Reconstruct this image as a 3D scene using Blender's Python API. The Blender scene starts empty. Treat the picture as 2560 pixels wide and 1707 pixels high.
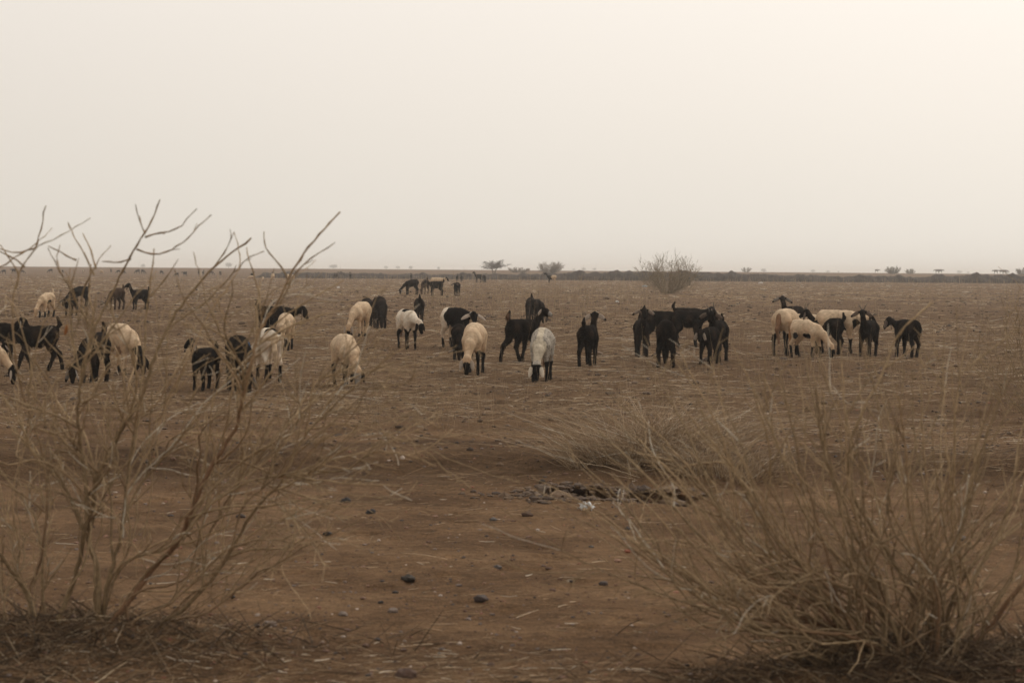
import bpy, math, random
import numpy as np
from mathutils import Vector, Matrix

random.seed(7); rng = np.random.default_rng(11)
S = bpy.context.scene
COL = S.collection
R_ = math.radians

# ------------------------------------------------------------------ camera
CAMZ = 1.6; F = 4978.0; PITCH = R_(2.05); ROLL = R_(0.436)
RM = Matrix.Rotation(R_(90) - PITCH, 4, 'X') @ Matrix.Rotation(ROLL, 4, 'Z')
cd = bpy.data.cameras.new('camera'); cam = bpy.data.objects.new('camera', cd); COL.objects.link(cam)
cam.matrix_world = Matrix.Translation((0, 0, CAMZ)) @ RM
cd.lens = 70; cd.sensor_width = 36; cd.clip_start = 0.1; cd.clip_end = 20000
cd.dof.use_dof = True; cd.dof.focus_distance = 30.0; cd.dof.aperture_fstop = 4.8
S.camera = cam

# ------------------------------------------------------------------ world: dusty overcast sky
SUN_EL, SUN_AZ = R_(48), R_(38)          # azimuth clockwise from +Y (view direction)
sun_dir = Vector((math.sin(SUN_AZ) * math.cos(SUN_EL), math.cos(SUN_AZ) * math.cos(SUN_EL), math.sin(SUN_EL)))
W = bpy.data.worlds.new('World'); S.world = W; W.use_nodes = True
nt = W.node_tree; nt.nodes.clear()
def N(nt, t, **kw):
    n = nt.nodes.new(t)
    for k, v in kw.items():
        if k.startswith('i_'):
            key = k[2:]; key = int(key) if key.isdigit() else key
            n.inputs[key].default_value = v
        else: setattr(n, k, v)
    return n
def L(nt, a, b): nt.links.new(a, b)
def ramp(nt, stops, interp='LINEAR'):
    n = nt.nodes.new('ShaderNodeValToRGB'); cr = n.color_ramp; cr.interpolation = interp
    while len(cr.elements) < len(stops): cr.elements.new(0.5)
    for e, (p, c) in zip(cr.elements, stops):
        e.position = p; e.color = (c[0], c[1], c[2], 1) if hasattr(c, '__len__') else (c, c, c, 1)
    return n
def lin(r, g, b):
    f = lambda c: (c/255/12.92) if c/255 <= .04045 else ((c/255+.055)/1.055)**2.4
    return (f(r), f(g), f(b))
sky = N(nt, 'ShaderNodeTexSky', sky_type='NISHITA', sun_disc=False, sun_elevation=SUN_EL, sun_rotation=SUN_AZ, dust_density=8.0, air_density=1.0)
bgA = N(nt, 'ShaderNodeBackground'); bgA.inputs[1].default_value = 0.012
L(nt, sky.outputs[0], bgA.inputs[0])
tc = N(nt, 'ShaderNodeTexCoord')
sep = N(nt, 'ShaderNodeSeparateXYZ'); L(nt, tc.outputs['Generated'], sep.inputs[0])
rp = ramp(nt, [(0.0, lin(222, 215, 204)), (0.02, lin(227, 220, 209)), (0.10, lin(232, 224, 214)), (0.22, lin(239, 231, 221)), (0.6, lin(232, 226, 218)), (1.0, lin(222, 219, 216))])
L(nt, sep.outputs[2], rp.inputs[0])
dot = N(nt, 'ShaderNodeVectorMath', operation='DOT_PRODUCT'); dot.inputs[1].default_value = sun_dir
nrm = N(nt, 'ShaderNodeVectorMath', operation='NORMALIZE'); L(nt, tc.outputs['Generated'], nrm.inputs[0]); L(nt, nrm.outputs[0], dot.inputs[0])
gl = N(nt, 'ShaderNodeMapRange'); gl.inputs[1].default_value = 0.35; gl.inputs[2].default_value = 1.0; gl.inputs[3].default_value = 0.0; gl.inputs[4].default_value = 1.0
L(nt, dot.outputs['Value'], gl.inputs[0])
glp = N(nt, 'ShaderNodeMath', operation='POWER'); glp.inputs[1].default_value = 1.6; L(nt, gl.outputs[0], glp.inputs[0])
mx = N(nt, 'ShaderNodeMixRGB', blend_type='ADD'); L(nt, glp.outputs[0], mx.inputs[0]); L(nt, rp.outputs[0], mx.inputs[1]); mx.inputs[2].default_value = (0.50, 0.475, 0.445, 1)
# gentle dust cloudiness
nz = N(nt, 'ShaderNodeTexNoise'); nz.inputs['Scale'].default_value = 2.2; nz.inputs['Detail'].default_value = 2
L(nt, tc.outputs['Generated'], nz.inputs[0])
nr = ramp(nt, [(0.3, 0.975), (0.7, 1.02)]); L(nt, nz.outputs[0], nr.inputs[0])
mm = N(nt, 'ShaderNodeMixRGB', blend_type='MULTIPLY'); mm.inputs[0].default_value = 1; L(nt, mx.outputs[0], mm.inputs[1]); L(nt, nr.outputs[0], mm.inputs[2])
bgB = N(nt, 'ShaderNodeBackground'); bgB.inputs[1].default_value = 0.965; L(nt, mm.outputs[0], bgB.inputs[0])
ad = N(nt, 'ShaderNodeAddShader'); L(nt, bgA.outputs[0], ad.inputs[0]); L(nt, bgB.outputs[0], ad.inputs[1])
wo = N(nt, 'ShaderNodeOutputWorld'); L(nt, ad.outputs[0], wo.inputs[0])

sd = bpy.data.lights.new('sun', 'SUN'); so = bpy.data.objects.new('sun', sd); COL.objects.link(so)
sd.energy = 0.9; sd.angle = R_(18); sd.color = (1.0, 0.94, 0.84)
so.rotation_euler = Vector((0, 0, 1)).rotation_difference(sun_dir).to_euler()
S.view_settings.view_transform = 'Standard'; S.view_settings.look = 'None'; S.view_settings.exposure = 0.0; S.view_settings.gamma = 1
S.cycles.volume_bounces = 4

# ------------------------------------------------------------------ helpers
_lat = np.random.default_rng(3).random((256, 256))
def vn(x, y):
    xi = np.floor(x).astype(int); yi = np.floor(y).astype(int); fx = x-xi; fy = y-yi
    fx = fx*fx*(3-2*fx); fy = fy*fy*(3-2*fy)
    a = _lat[xi & 255, yi & 255]; b = _lat[(xi+1) & 255, yi & 255]; c = _lat[xi & 255, (yi+1) & 255]; d = _lat[(xi+1) & 255, (yi+1) & 255]
    return (a*(1-fx)+b*fx)*(1-fy)+(c*(1-fx)+d*fx)*fy
def fbm(x, y, o=4):
    s = 0; a = .5
    for i in range(o): s = s+a*(vn(x+i*17.3, y+i*9.1)-.5)*2; x = x*2.03; y = y*2.03; a *= .5
    return s
def smooth(a, b, x): t = np.clip((x-a)/(b-a), 0, 1); return t*t*(3-2*t)
_by = np.array([0, 22, 28, 40, 60, 90, 174, 223, 290, 380, 450, 9000.]); _bz = np.array([0, 0, .04, .19, .31, .43, .52, .54, .62, 1.12, 1.48, 1.48])
def lipline(x): return 15.62+.05*fbm(np.asarray(x, float)*7, np.asarray(x, float)*0+6, 3)+.16*np.sin(x*2.3+.6)+.10*fbm(np.asarray(x, float)*2.1, np.asarray(x, float)*0+1, 3)
def H(x, y):
    x = np.asarray(x, float); y = np.asarray(y, float)
    yy = np.maximum(y, 1.0)
    z = sum(np.interp(yy*k, _by, _bz) for k in (.92, .96, 1., 1.04, 1.08))/5
    z = z+fbm(x*.012+5, y*.012, 3)*.16*smooth(250, 500, y)
    z = z+fbm(x*.25, y*.25, 3)*.035*smooth(6, 12, y)*(1-smooth(150, 300, y))
    # terrace lip in the middle distance; the bare track lies lower in front of it
    edge = 17.5+.9*fbm(x*.35+3, y*0+2.2, 3)
    z = z-0.16*(1-smooth(edge-.75, edge+.06, y))
    # eroded hollow under the dry grass clump
    lip = lipline(x); hw = np.exp(-(((x-.52)/.30)**2)**2)+.75*np.exp(-(((x-1.2)/.26)**2)**2)
    z = z-0.10*hw*smooth(lip-.42, lip-.06, y)*(1-smooth(lip-.02, lip+.03, y))*(1+1.3*fbm(x*4.5, y*5, 4))+.06*hw*np.exp(-((y-lip-.12)/.2)**2)*(1+.6*fbm(x*6, y*6, 3))
    z = z+0.10*np.exp(-((x-1.6)/1.7)**2-((y-16.7)/.6)**2)
    # litter mounds at the shrubs' feet
    z = z+0.13*np.exp(-((x+2.05)/.9)**2-((y-9.1)/.5)**2)*(1+.5*fbm(x*5, y*5, 3))
    z = z+0.20*np.exp(-((x-1.9)/.85)**2-((y-8.3)/.42)**2)*(1+.6*fbm(x*5, y*5, 3))
    # clods and footprints
    n = smooth(4, 7, y)*(1-smooth(60, 120, y))
    z = z+n*(.012*fbm(x*2.2, y*2.2, 3)+.007*np.maximum(fbm(x*7, y*7, 3), 0)*2)
    z = z-n*.020*smooth(.74, .90, vn(x*5.3+3, y*4.1))*(1-smooth(25, 40, y))
    m2 = smooth(17, 19.5, y)*(1-smooth(80, 140, y))
    z = z+m2*.06*np.maximum(fbm(x*1.1+9, y*2.6, 4)-.05, 0)
    return z
def ray(px, py):
    d = RM.to_3x3() @ Vector(((px-1280)/F, -(py-853.5)/F, -1)); return d/d.y
def at(px, py):
    """pixel of the photograph -> point of the ground"""
    d = ray(px, py); t = 5.0
    ys = np.geomspace(5, 3000, 4000)
    zz = CAMZ+d.z*ys-H(d.x*ys, ys)
    i = np.argmax(zz < 0)
    if i == 0: i = len(ys)-1
    a, b = ys[i-1], ys[i]
    for _ in range(18):
        m = (a+b)/2
        if CAMZ+d.z*m-float(H(d.x*m, m)) < 0: b = m
        else: a = m
    return Vector((d.x*b, b, float(H(d.x*b, b))))
def onplane(px, py, y): d = ray(px, py); return np.array([d.x*y, y, CAMZ+d.z*y])

def mesh_obj(name, V, Fc, mat, cols=None, smooth_=True, parent=None, counts=None):
    """V (n,3); Fc: array (m,k) or a list of arrays"""
    me = bpy.data.meshes.new(name)
    V = np.asarray(V, np.float32)
    arrs = Fc if isinstance(Fc, list) else [Fc]
    arrs = [np.asarray(a, np.int32) for a in arrs if len(a)]
    loops = np.concatenate([a.ravel() for a in arrs]); sizes = np.concatenate([np.full(len(a), a.shape[1], np.int32) for a in arrs])
    starts = np.concatenate([[0], np.cumsum(sizes)[:-1]]).astype(np.int32)
    me.vertices.add(len(V)); me.vertices.foreach_set('co', V.ravel())
    me.loops.add(len(loops)); me.loops.foreach_set('vertex_index', loops)
    me.polygons.add(len(sizes)); me.polygons.foreach_set('loop_start', starts); me.polygons.foreach_set('loop_total', sizes)
    me.update(calc_edges=True)
    if cols is not None:
        ca = me.color_attributes.new('Col', 'FLOAT_COLOR', 'POINT')
        c = np.ones((len(V), 4), np.float32); c[:, :3] = cols; ca.data.foreach_set('color', c.ravel())
    me.polygons.foreach_set('use_smooth', np.full(len(sizes), smooth_, bool))
    me.validate(); me.update()
    me.materials.append(mat)
    o = bpy.data.objects.new(name, me); COL.objects.link(o)
    if parent: o.parent = parent
    return o
def tag(o, label=None, cat=None, group=None, kind=None):
    if label: o['label'] = label
    if cat: o['category'] = cat
    if group: o['group'] = group
    if kind: o['kind'] = kind
    return o

class Tubes:
    def __init__(s): s.V = []; s.F = []; s.C = []; s.n = 0
    def add(s, P, r, col, sides=4, flat=None, flatv=None):
        P = np.asarray(P, float); m = len(P); r = np.broadcast_to(r, (m,)).astype(float)
        T = np.gradient(P, axis=0); T /= np.linalg.norm(T, axis=1)[:, None]+1e-9
        ref = np.array([0, 0, 1.]) if abs(T[0, 2]) < .9 else np.array([1., 0, 0])
        if flatv is not None: ref = np.asarray(flatv, float)
        A = np.cross(T, ref); A /= np.linalg.norm(A, axis=1)[:, None]+1e-9
        B = np.cross(T, A)
        an = np.arange(sides)*2*np.pi/sides
        fl = 1 if flat is None else flat
        ring = P[:, None]+r[:, None, None]*(np.cos(an)[None, :, None]*A[:, None]+fl*np.sin(an)[None, :, None]*B[:, None])
        s.V.append(ring.reshape(-1, 3))
        i, j = np.meshgrid(np.arange(m-1), np.arange(sides), indexing='ij'); j2 = (j+1) % sides
        q = np.stack([i*sides+j, i*sides+j2, (i+1)*sides+j2, (i+1)*sides+j], -1).reshape(-1, 4)+s.n
        s.F.append(q); c = np.asarray(col, float)
        if c.ndim == 2: c = np.repeat(c, sides, 0)
        else: c = np.broadcast_to(c, (m*sides, 3))
        s.C.append(c); s.n += m*sides
    def arrays(s): return np.concatenate(s.V), np.concatenate(s.F), np.concatenate(s.C)
    def build(s, name, mat, parent=None):
        V, Fq, C = s.arrays(); return mesh_obj(name, V, Fq, mat, C, True, parent)

# ------------------------------------------------------------------ materials
def new_mat(name):
    m = bpy.data.materials.new(name); m.use_nodes = True; t = m.node_tree
    b = t.nodes['Principled BSDF']; b.inputs['Roughness'].default_value = .9
    b.inputs['Specular IOR Level'].default_value = .15
    return m, t, b
def attr_mat(name, scale=30., amount=.25, rough=.9, bump=.3, spec=.15):
    m, t, b = new_mat(name)
    a = N(t, 'ShaderNodeAttribute', attribute_name='Col'); g = N(t, 'ShaderNodeTexCoord')
    n = N(t, 'ShaderNodeTexNoise'); n.inputs['Scale'].default_value = scale; n.inputs['Detail'].default_value = 4; L(t, g.outputs['Object'], n.inputs[0])
    r = ramp(t, [(.3, 1-amount), (.7, 1+amount)]); L(t, n.outputs[0], r.inputs[0])
    x = N(t, 'ShaderNodeMixRGB', blend_type='MULTIPLY'); x.inputs[0].default_value = 1; L(t, a.outputs[0], x.inputs[1]); L(t, r.outputs[0], x.inputs[2])
    L(t, x.outputs[0], b.inputs['Base Color'])
    if bump:
        bp = N(t, 'ShaderNodeBump'); bp.inputs['Strength'].default_value = bump; bp.inputs['Distance'].default_value = .01; L(t, n.outputs[0], bp.inputs['Height']); L(t, bp.outputs[0], b.inputs['Normal'])
    b.inputs['Roughness'].default_value = rough; b.inputs['Specular IOR Level'].default_value = spec
    return m
M_bark = attr_mat('bark', 60, .3, .85, .4)
M_straw = attr_mat('straw', 8, .15, .7, 0, .3)
M_stone = attr_mat('stone', 50, .35, .8, .6, .3)
M_coat = attr_mat('animal_coat', 22, .17, .95, 1.0, .02)
M_horn = attr_mat('horn', 40, .2, .5, .2, .4)
M_cloth = attr_mat('scrap', 30, .15, .6, .4, .3)

def soil():
    m, t, b = new_mat('soil')
    g = N(t, 'ShaderNodeTexCoord'); sp = N(t, 'ShaderNodeSeparateXYZ'); L(t, g.outputs['Object'], sp.inputs[0])
    def noise(sc, det, stretch=(1, 1, 1), rough=.55):
        mp = N(t, 'ShaderNodeMapping'); mp.inputs['Scale'].default_value = stretch; L(t, g.outputs['Object'], mp.inputs[0])
        n = N(t, 'ShaderNodeTexNoise'); n.inputs['Scale'].default_value = sc; n.inputs['Detail'].default_value = det; n.inputs['Roughness'].default_value = rough
        L(t, mp.outputs[0], n.inputs[0]); return n
    def mix(fac, a, b_, mode='MIX'):
        x = N(t, 'ShaderNodeMixRGB', blend_type=mode)
        for i, v in enumerate((fac, a, b_)):
            if isinstance(v, (int, float)): x.inputs[i].default_value = v
            elif isinstance(v, tuple): x.inputs[i].default_value = (*v, 1)
            else: L(t, v, x.inputs[i])
        return x.outputs[0]
    n1 = noise(.8, 5, (1, 1.6, 1)); n2 = noise(9, 6, (1, 1.5, 1), .7); n3 = noise(45, 5, (1, 1, 1), .75); n4 = noise(.12, 4, (1, 2.2, 1))
    c1 = ramp(t, [(.30, (.086, .0490, .0255)), (.5, (.136, .0795, .0415)), (.70, (.188, .114, .061))]); L(t, n1.outputs[0], c1.inputs[0])
    k2 = ramp(t, [(.28, .52), (.48, .97), (.70, 1.35)]); L(t, n2.outputs[0], k2.inputs[0])
    c = mix(1, c1.outputs[0], k2.outputs[0], 'MULTIPLY')
    k3 = ramp(t, [(.30, .42), (.46, .95), (.62, 1.15), (.74, 2.0)]); L(t, n3.outputs[0], k3.inputs[0])
    c = mix(1, c, k3.outputs[0], 'MULTIPLY')
    # stubble field beyond the terrace: darker clods and straw cover
    fm = N(t, 'ShaderNodeMapRange', interpolation_type='SMOOTHSTEP'); fm.inputs[1].default_value = 17.2; fm.inputs[2].default_value = 24; L(t, sp.outputs[1], fm.inputs[0])
    fd = N(t, 'ShaderNodeMapRange', interpolation_type='SMOOTHSTEP'); fd.inputs[1].default_value = 24; fd.inputs[2].default_value = 110; L(t, sp.outputs[1], fd.inputs[0])
    s1 = noise(3.2, 6, (.55, 2.2, 1), .8); s2 = noise(.5, 4, (.5, 1.8, 1), .6)
    sr = ramp(t, [(.44, 0), (.60, 1)]); L(t, s1.outputs[0], sr.inputs[0])
    sr2 = ramp(t, [(.35, .25), (.65, 1)]); L(t, s2.outputs[0], sr2.inputs[0])
    f1 = N(t, 'ShaderNodeMath', operation='MULTIPLY'); L(t, sr.outputs[0], f1.inputs[0]); L(t, sr2.outputs[0], f1.inputs[1])
    f2 = N(t, 'ShaderNodeMath', operation='MULTIPLY'); L(t, f1.outputs[0], f2.inputs[0]); L(t, fm.outputs[0], f2.inputs[1])
    f3 = N(t, 'ShaderNodeMath', operation='MULTIPLY'); L(t, f2.outputs[0], f3.inputs[0]); f3.inputs[1].default_value = .6
    c = mix(f3.outputs[0], c, (.30, .195, .112))
    n5 = noise(120, 3, (1, 1, 1), .8); k5 = ramp(t, [(.30, .45), (.5, 1.0), (.68, 1.7)]); L(t, n5.outputs[0], k5.inputs[0]); c = mix(1, c, k5.outputs[0], 'MULTIPLY')
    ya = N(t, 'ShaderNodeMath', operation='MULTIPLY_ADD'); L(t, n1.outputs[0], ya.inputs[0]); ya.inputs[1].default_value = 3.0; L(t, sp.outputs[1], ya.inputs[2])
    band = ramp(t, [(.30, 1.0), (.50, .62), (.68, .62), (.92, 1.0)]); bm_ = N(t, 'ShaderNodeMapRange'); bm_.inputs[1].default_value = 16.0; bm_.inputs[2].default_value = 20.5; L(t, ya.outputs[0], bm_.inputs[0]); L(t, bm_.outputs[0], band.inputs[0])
    c = mix(1, c, band.outputs[0], 'MULTIPLY')  # terrace slope's shade put into the soil colour, with its darker bare crust
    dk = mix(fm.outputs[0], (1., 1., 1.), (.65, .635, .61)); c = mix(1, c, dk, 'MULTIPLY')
    fd2 = N(t, 'ShaderNodeMath', operation='MULTIPLY'); L(t, fd.outputs[0], fd2.inputs[0]); fd2.inputs[1].default_value = .45
    k4 = ramp(t, [(.3, (.095, .060, .037)), (.5, (.168, .109, .068)), (.7, (.25, .168, .107))]); L(t, n4.outputs[0], k4.inputs[0])
    c = mix(fd2.outputs[0], c, k4.outputs[0])
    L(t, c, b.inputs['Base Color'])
    hb = N(t, 'ShaderNodeMath', operation='MULTIPLY_ADD'); L(t, n3.outputs[0], hb.inputs[0]); hb.inputs[1].default_value = .35; L(t, n2.outputs[0], hb.inputs[2])
    bp = N(t, 'ShaderNodeBump'); bp.inputs['Strength'].default_value = .9; bp.inputs['Distance'].default_value = .05; L(t, hb.outputs[0], bp.inputs['Height']); L(t, bp.outputs[0], b.inputs['Normal'])
    b.inputs['Roughness'].default_value = 1; b.inputs['Specular IOR Level'].default_value = .05
    return m
M_soil = soil()

# ------------------------------------------------------------------ ground: one sheet to the horizon
ys = np.concatenate([np.linspace(-60, 5.5, 12), np.geomspace(5.6, 15.0, 270), np.arange(15.02, 16.15, .019), np.geomspace(16.18, 18, 70), np.geomspace(18.05, 60, 330), np.geomspace(60.3, 700, 230), np.geomspace(710, 6000, 40)])
us = np.concatenate([-np.geomspace(1.6, .36, 24)[:-1], np.linspace(-.36, .36, 560), np.geomspace(.36, 1.6, 24)[1:]])
U, Y = np.meshgrid(us, ys)
X = U*(np.maximum(Y, 4)+2)*np.where(Y < 5, 3, 1)
HH = H(X, Y); lp = lipline(X)
under = (np.exp(-(((X-.52)/.28)**2)**2)+.7*np.exp(-(((X-1.2)/.25)**2)**2))*smooth(-.16, -.03, Y-lp)*(1-smooth(-.02, .035, Y-lp))*.20
V = np.stack([X, Y+under, HH], -1).reshape(-1, 3)
nr_, nc = len(ys), len(us)
i, j = np.meshgrid(np.arange(nr_-1), np.arange(nc-1), indexing='ij')
Fq = np.stack([i*nc+j, i*nc+j+1, (i+1)*nc+j+1, (i+1)*nc+j], -1).reshape(-1, 4)
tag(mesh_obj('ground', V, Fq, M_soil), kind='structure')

# ------------------------------------------------------------------ dug earth bank across the plain
def bank():
    m, t, b = new_mat('bank_soil')
    g = N(t, 'ShaderNodeTexCoord'); n = N(t, 'ShaderNodeTexNoise'); n.inputs['Scale'].default_value = 1.6; n.inputs['Detail'].default_value = 6; n.inputs['Roughness'].default_value = .7
    L(t, g.outputs['Object'], n.inputs[0])
    r = ramp(t, [(.3, (.022, .017, .013)), (.55, (.05, .038, .03)), (.75, (.10, .07, .05))]); L(t, n.outputs[0], r.inputs[0]); L(t, r.outputs[0], b.inputs['Base Color'])
    xs = np.arange(-29.5, 110, .16); sc = np.linspace(0, 1, 15)
    Xb, Sc = np.meshgrid(xs, sc)
    crest = .80+.16*fbm(xs*.09+1, xs*0, 3)*2+.22*np.maximum(fbm(xs*.9, xs*0+4, 3), 0)*2
    crest *= smooth(-29.8, -27, xs)*(.80+.35*smooth(-20, 20, xs))
    yc = 224+1.5*fbm(xs*.03, xs*0+7, 2)*2
    prof = np.sin(np.pi*np.clip(Sc, 0, 1))**.75
    Yb = yc[None]+(Sc-.5)*3.6+.25*fbm(Xb*1.3, Sc*6, 3)
    Zb = H(Xb, Yb)-.12+crest[None]*prof*(1+.22*fbm(Xb*1.7, Sc*5+3, 4))+.10*np.maximum(fbm(Xb*3.1, Sc*7, 3), 0)
    V = np.stack([Xb, Yb, Zb], -1).reshape(-1, 3); nc = len(xs)
    i, j = np.meshgrid(np.arange(len(sc)-1), np.arange(nc-1), indexing='ij')
    Fq = np.stack([i*nc+j, i*nc+j+1, (i+1)*nc+j+1, (i+1)*nc+j], -1).reshape(-1, 4)
    tag(mesh_obj('earth_bank', V, Fq, m, None, False), kind='structure')
bank()

# ------------------------------------------------------------------ straw, stalks, pebbles
STRAW = np.array([[.46, .325, .19], [.35, .235, .13], [.62, .48, .32], [.25, .16, .09], [.80, .71, .56]])
def sample_log(n, d0, d1): return np.exp(rng.uniform(np.log(d0), np.log(d1), n))
def prisms(P0, P1, Pm, r, C):
    """bent three-sided stalks through P0, Pm, P1"""
    n = len(P0); T = P1-P0; T /= np.linalg.norm(T, axis=1)[:, None]+1e-9
    ref = np.where(np.abs(T[:, 2:3]) < .9, np.array([[0, 0, 1.]]), np.array([[1., 0, 0]]))
    A = np.cross(T, ref); A /= np.linalg.norm(A, axis=1)[:, None]; B = np.cross(T, A)
    V = np.zeros((n, 3, 3, 3))
    for a, (P, k) in enumerate(((P0, 1), (Pm, .9), (P1, .45))):
        for s in range(3):
            an = s*2.094; V[:, a, s] = P+(r*k)[:, None]*(math.cos(an)*A+math.sin(an)*B)
    base = np.arange(n)[:, None, None]*9; q = []
    for a in range(2):
        for s in range(3):
            s2 = (s+1) % 3; q.append([a*3+s, a*3+s2, a*3+3+s2, a*3+3+s])
    Fq = (base+np.array(q)[None]).reshape(-1, 4)
    return V.reshape(-1, 3), Fq, np.repeat(C, 9, 0)
def straw_field():
    n = 140000; y = sample_log(n, 16.8, 210); u = rng.uniform(-.36, .36, n); x = u*(y+2)
    dens = fbm(x*.5, y*.35, 3)*1.5+fbm(x*.06, y*.09, 3)*1.2+.55*smooth(17.5, 25, y)-.32
    keep = rng.random(n) < np.clip(.35+dens, .05, 1); x = x[keep]; y = y[keep]
    n2 = 2600; x = np.concatenate([x, rng.uniform(-.3, .3, n2)*12]); y = np.concatenate([y, sample_log(n2, 7.2, 17)])
    n3 = 900; xx = rng.uniform(-2.2, .4, n3); yy = rng.normal(8.6, .32, n3); x = np.concatenate([x, xx]); y = np.concatenate([y, yy])
    n = len(x); th = rng.normal(0, .30, n)+rng.integers(0, 2, n)*np.pi; th = np.where(rng.random(n) < .22, rng.uniform(0, 6.28, n), th)
    ln = rng.gamma(2.0, .065, n)+.03; ln = np.where(y > 30, ln*1.5, ln); ln = np.where(y < 16.8, ln*.5, ln)
    r = np.clip(y*.15/1991*1.0, .0014, .008)*rng.uniform(.5, 1.2, n)
    lift = np.abs(rng.normal(0, .09, n))*ln
    P0 = np.stack([x, y, H(x, y)+r*.5], -1); x1 = x+np.cos(th)*ln; y1 = y+np.sin(th)*ln
    P1 = np.stack([x1, y1, H(x1, y1)+r+lift], -1); Pm = (P0+P1)/2; Pm[:, :2] += rng.normal(0, .08, (n, 2))*ln[:, None]; Pm[:, 2] = H(Pm[:, 0], Pm[:, 1])+r+lift*.35
    C = STRAW[rng.choice(5, n, p=[.29, .34, .11, .22, .04])]*rng.uniform(.75, 1.15, n)[:, None]; r *= np.where(C.max(1) > .6, 1.35, .9)
    V, Fq, C = prisms(P0, P1, Pm, r, C)
    tag(mesh_obj('straw', V, Fq, M_straw, C), 'pale dry straw and stubble strewn flat over the ploughed brown field', 'straw', kind='stuff')
def standing_stalks():
    n = 12000; y = sample_log(n, 19, 212); u = rng.uniform(-.34, .34, n); x = u*(y+2)
    k = rng.random(n) < np.clip(.35+fbm(x*.2, y*.1, 3)*1.2, .02, 1); x = x[k]; y = y[k]
    n2 = 1500; x = np.concatenate([x, rng.uniform(-40, 72, n2)]); y = np.concatenate([y, rng.uniform(208, 222, n2)])
    n3 = 1300; y3 = rng.uniform(45, 100, n3); x = np.concatenate([x, rng.uniform(-.05, .08, n3)*y3]); y = np.concatenate([y, y3])
    n = len(x); h = rng.gamma(3, .11, n)*np.where(y > 200, 1.25, 1); r = np.clip(y*.16/1991, .0012, .011)*rng.uniform(.5, 1.1, n)
    P0 = np.stack([x, y, H(x, y)-.01], -1); P1 = P0+np.stack([rng.normal(0, .12, n)*h, rng.normal(0, .12, n)*h, h], -1); Pm = (P0+P1)/2+rng.normal(0, .015, (n, 3))
    C = np.array([[.34, .25, .15], [.42, .31, .19], [.27, .19, .12]])[rng.integers(0, 3, n)]*rng.uniform(.8, 1.15, n)[:, None]
    V, Fq, C = prisms(P0, P1, Pm, r, C)
    tag(mesh_obj('dry_grass', V, Fq, M_straw, C), 'thin upright dry grass stalks sprinkled over the field', 'grass', kind='stuff')
straw_field(); standing_stalks()

import bmesh
def ico(sub):
    bm = bmesh.new(); bmesh.ops.create_icosphere(bm, subdivisions=sub, radius=1)
    v = np.array([p.co[:] for p in bm.verts]); f = np.array([[q.index for q in p.verts] for p in bm.faces]); bm.free(); return v, f
ICO1, ICOF1 = ico(1); ICO3, ICOF3 = ico(3)
def pebbles():
    n = 16000; y = sample_log(n, 6.8, 45); x = rng.uniform(-.32, .32, n)*(y+1)
    s = rng.gamma(1.3, .0030, n)+.0026; s = np.minimum(s, .022)*np.where(y > 16, 1.3, 1)
    q = rng.random((n, 1, 3))*.5+.7; q[:, :, 2] *= .65
    jit = 1+.25*rng.normal(size=(n, 12, 1)).clip(-1.5, 1.5)*.6
    V = (ICO1[:12][None]*jit if len(ICO1) == 12 else ICO1[None]*(1+.12*rng.normal(size=(n, len(ICO1), 1))))*s[:, None, None]*q
    a = rng.uniform(0, 6.28, n); ca, sa = np.cos(a)[:, None], np.sin(a)[:, None]
    V = np.stack([V[..., 0]*ca-V[..., 1]*sa, V[..., 0]*sa+V[..., 1]*ca, V[..., 2]], -1)
    V += np.stack([x, y, H(x, y)+s*.12], -1)[:, None]
    m = len(ICO1); Fq = (ICOF1[None]+np.arange(n)[:, None, None]*m).reshape(-1, 3)
    pal = np.array([[.12, .065, .04], [.05, .038, .034], [.20, .11, .07], [.16, .12, .10], [.38, .30, .24], [.22, .09, .055]])
    C = pal[rng.choice(6, n, p=[.33, .2, .2, .14, .06, .07])]*rng.uniform(.75, 1.2, n)[:, None]
    tag(mesh_obj('pebbles', V.reshape(-1, 3), Fq, M_stone, np.repeat(C, m, 0), False), 'small brown and grey pebbles and soil crumbs over the bare ground', 'pebbles', kind='stuff')
pebbles()
def clods():
    n = 17000; y = sample_log(n, 17.2, 120); x = rng.uniform(-.34, .34, n)*(y+1); k = fbm(x*.4+4, y*.6, 3)+.5*rng.random(n) > .12; x = x[k]; y = y[k]; n = len(x)
    s = rng.gamma(1.8, .0065, n)+.005; s = s*np.clip(y/30, .8, 1.8)
    m_ = 520; hx = rng.normal(.62, .38, m_); hy = 15.66+rng.normal(0, .17, m_)-.12*(rng.random(m_) < .4); x = np.concatenate([x, hx]); y = np.concatenate([y, hy]); s = np.concatenate([s, rng.gamma(1.6, .011, m_)+.006]); n = len(x); q = rng.random((n, 1, 3))*.7+.7; q[:, :, 2] *= .6; m = len(ICO1)
    V = ICO1[None]*(1+.22*rng.normal(size=(n, m, 1)))*s[:, None, None]*q; V += np.stack([x, y, H(x, y)+s*.1], -1)[:, None]
    Fq = (ICOF1[None]+np.arange(n)[:, None, None]*m).reshape(-1, 3); C = np.array([[.085, .052, .030], [.06, .037, .023], [.12, .075, .043]])[rng.integers(0, 3, n)]*rng.uniform(.75, 1.2, n)[:, None]
    tag(mesh_obj('clods', V.reshape(-1, 3), Fq, M_stone, np.repeat(C, m, 0), False), 'dark crumbly clods lying between the straw of the ploughed field', 'clods', kind='stuff')
clods()

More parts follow.
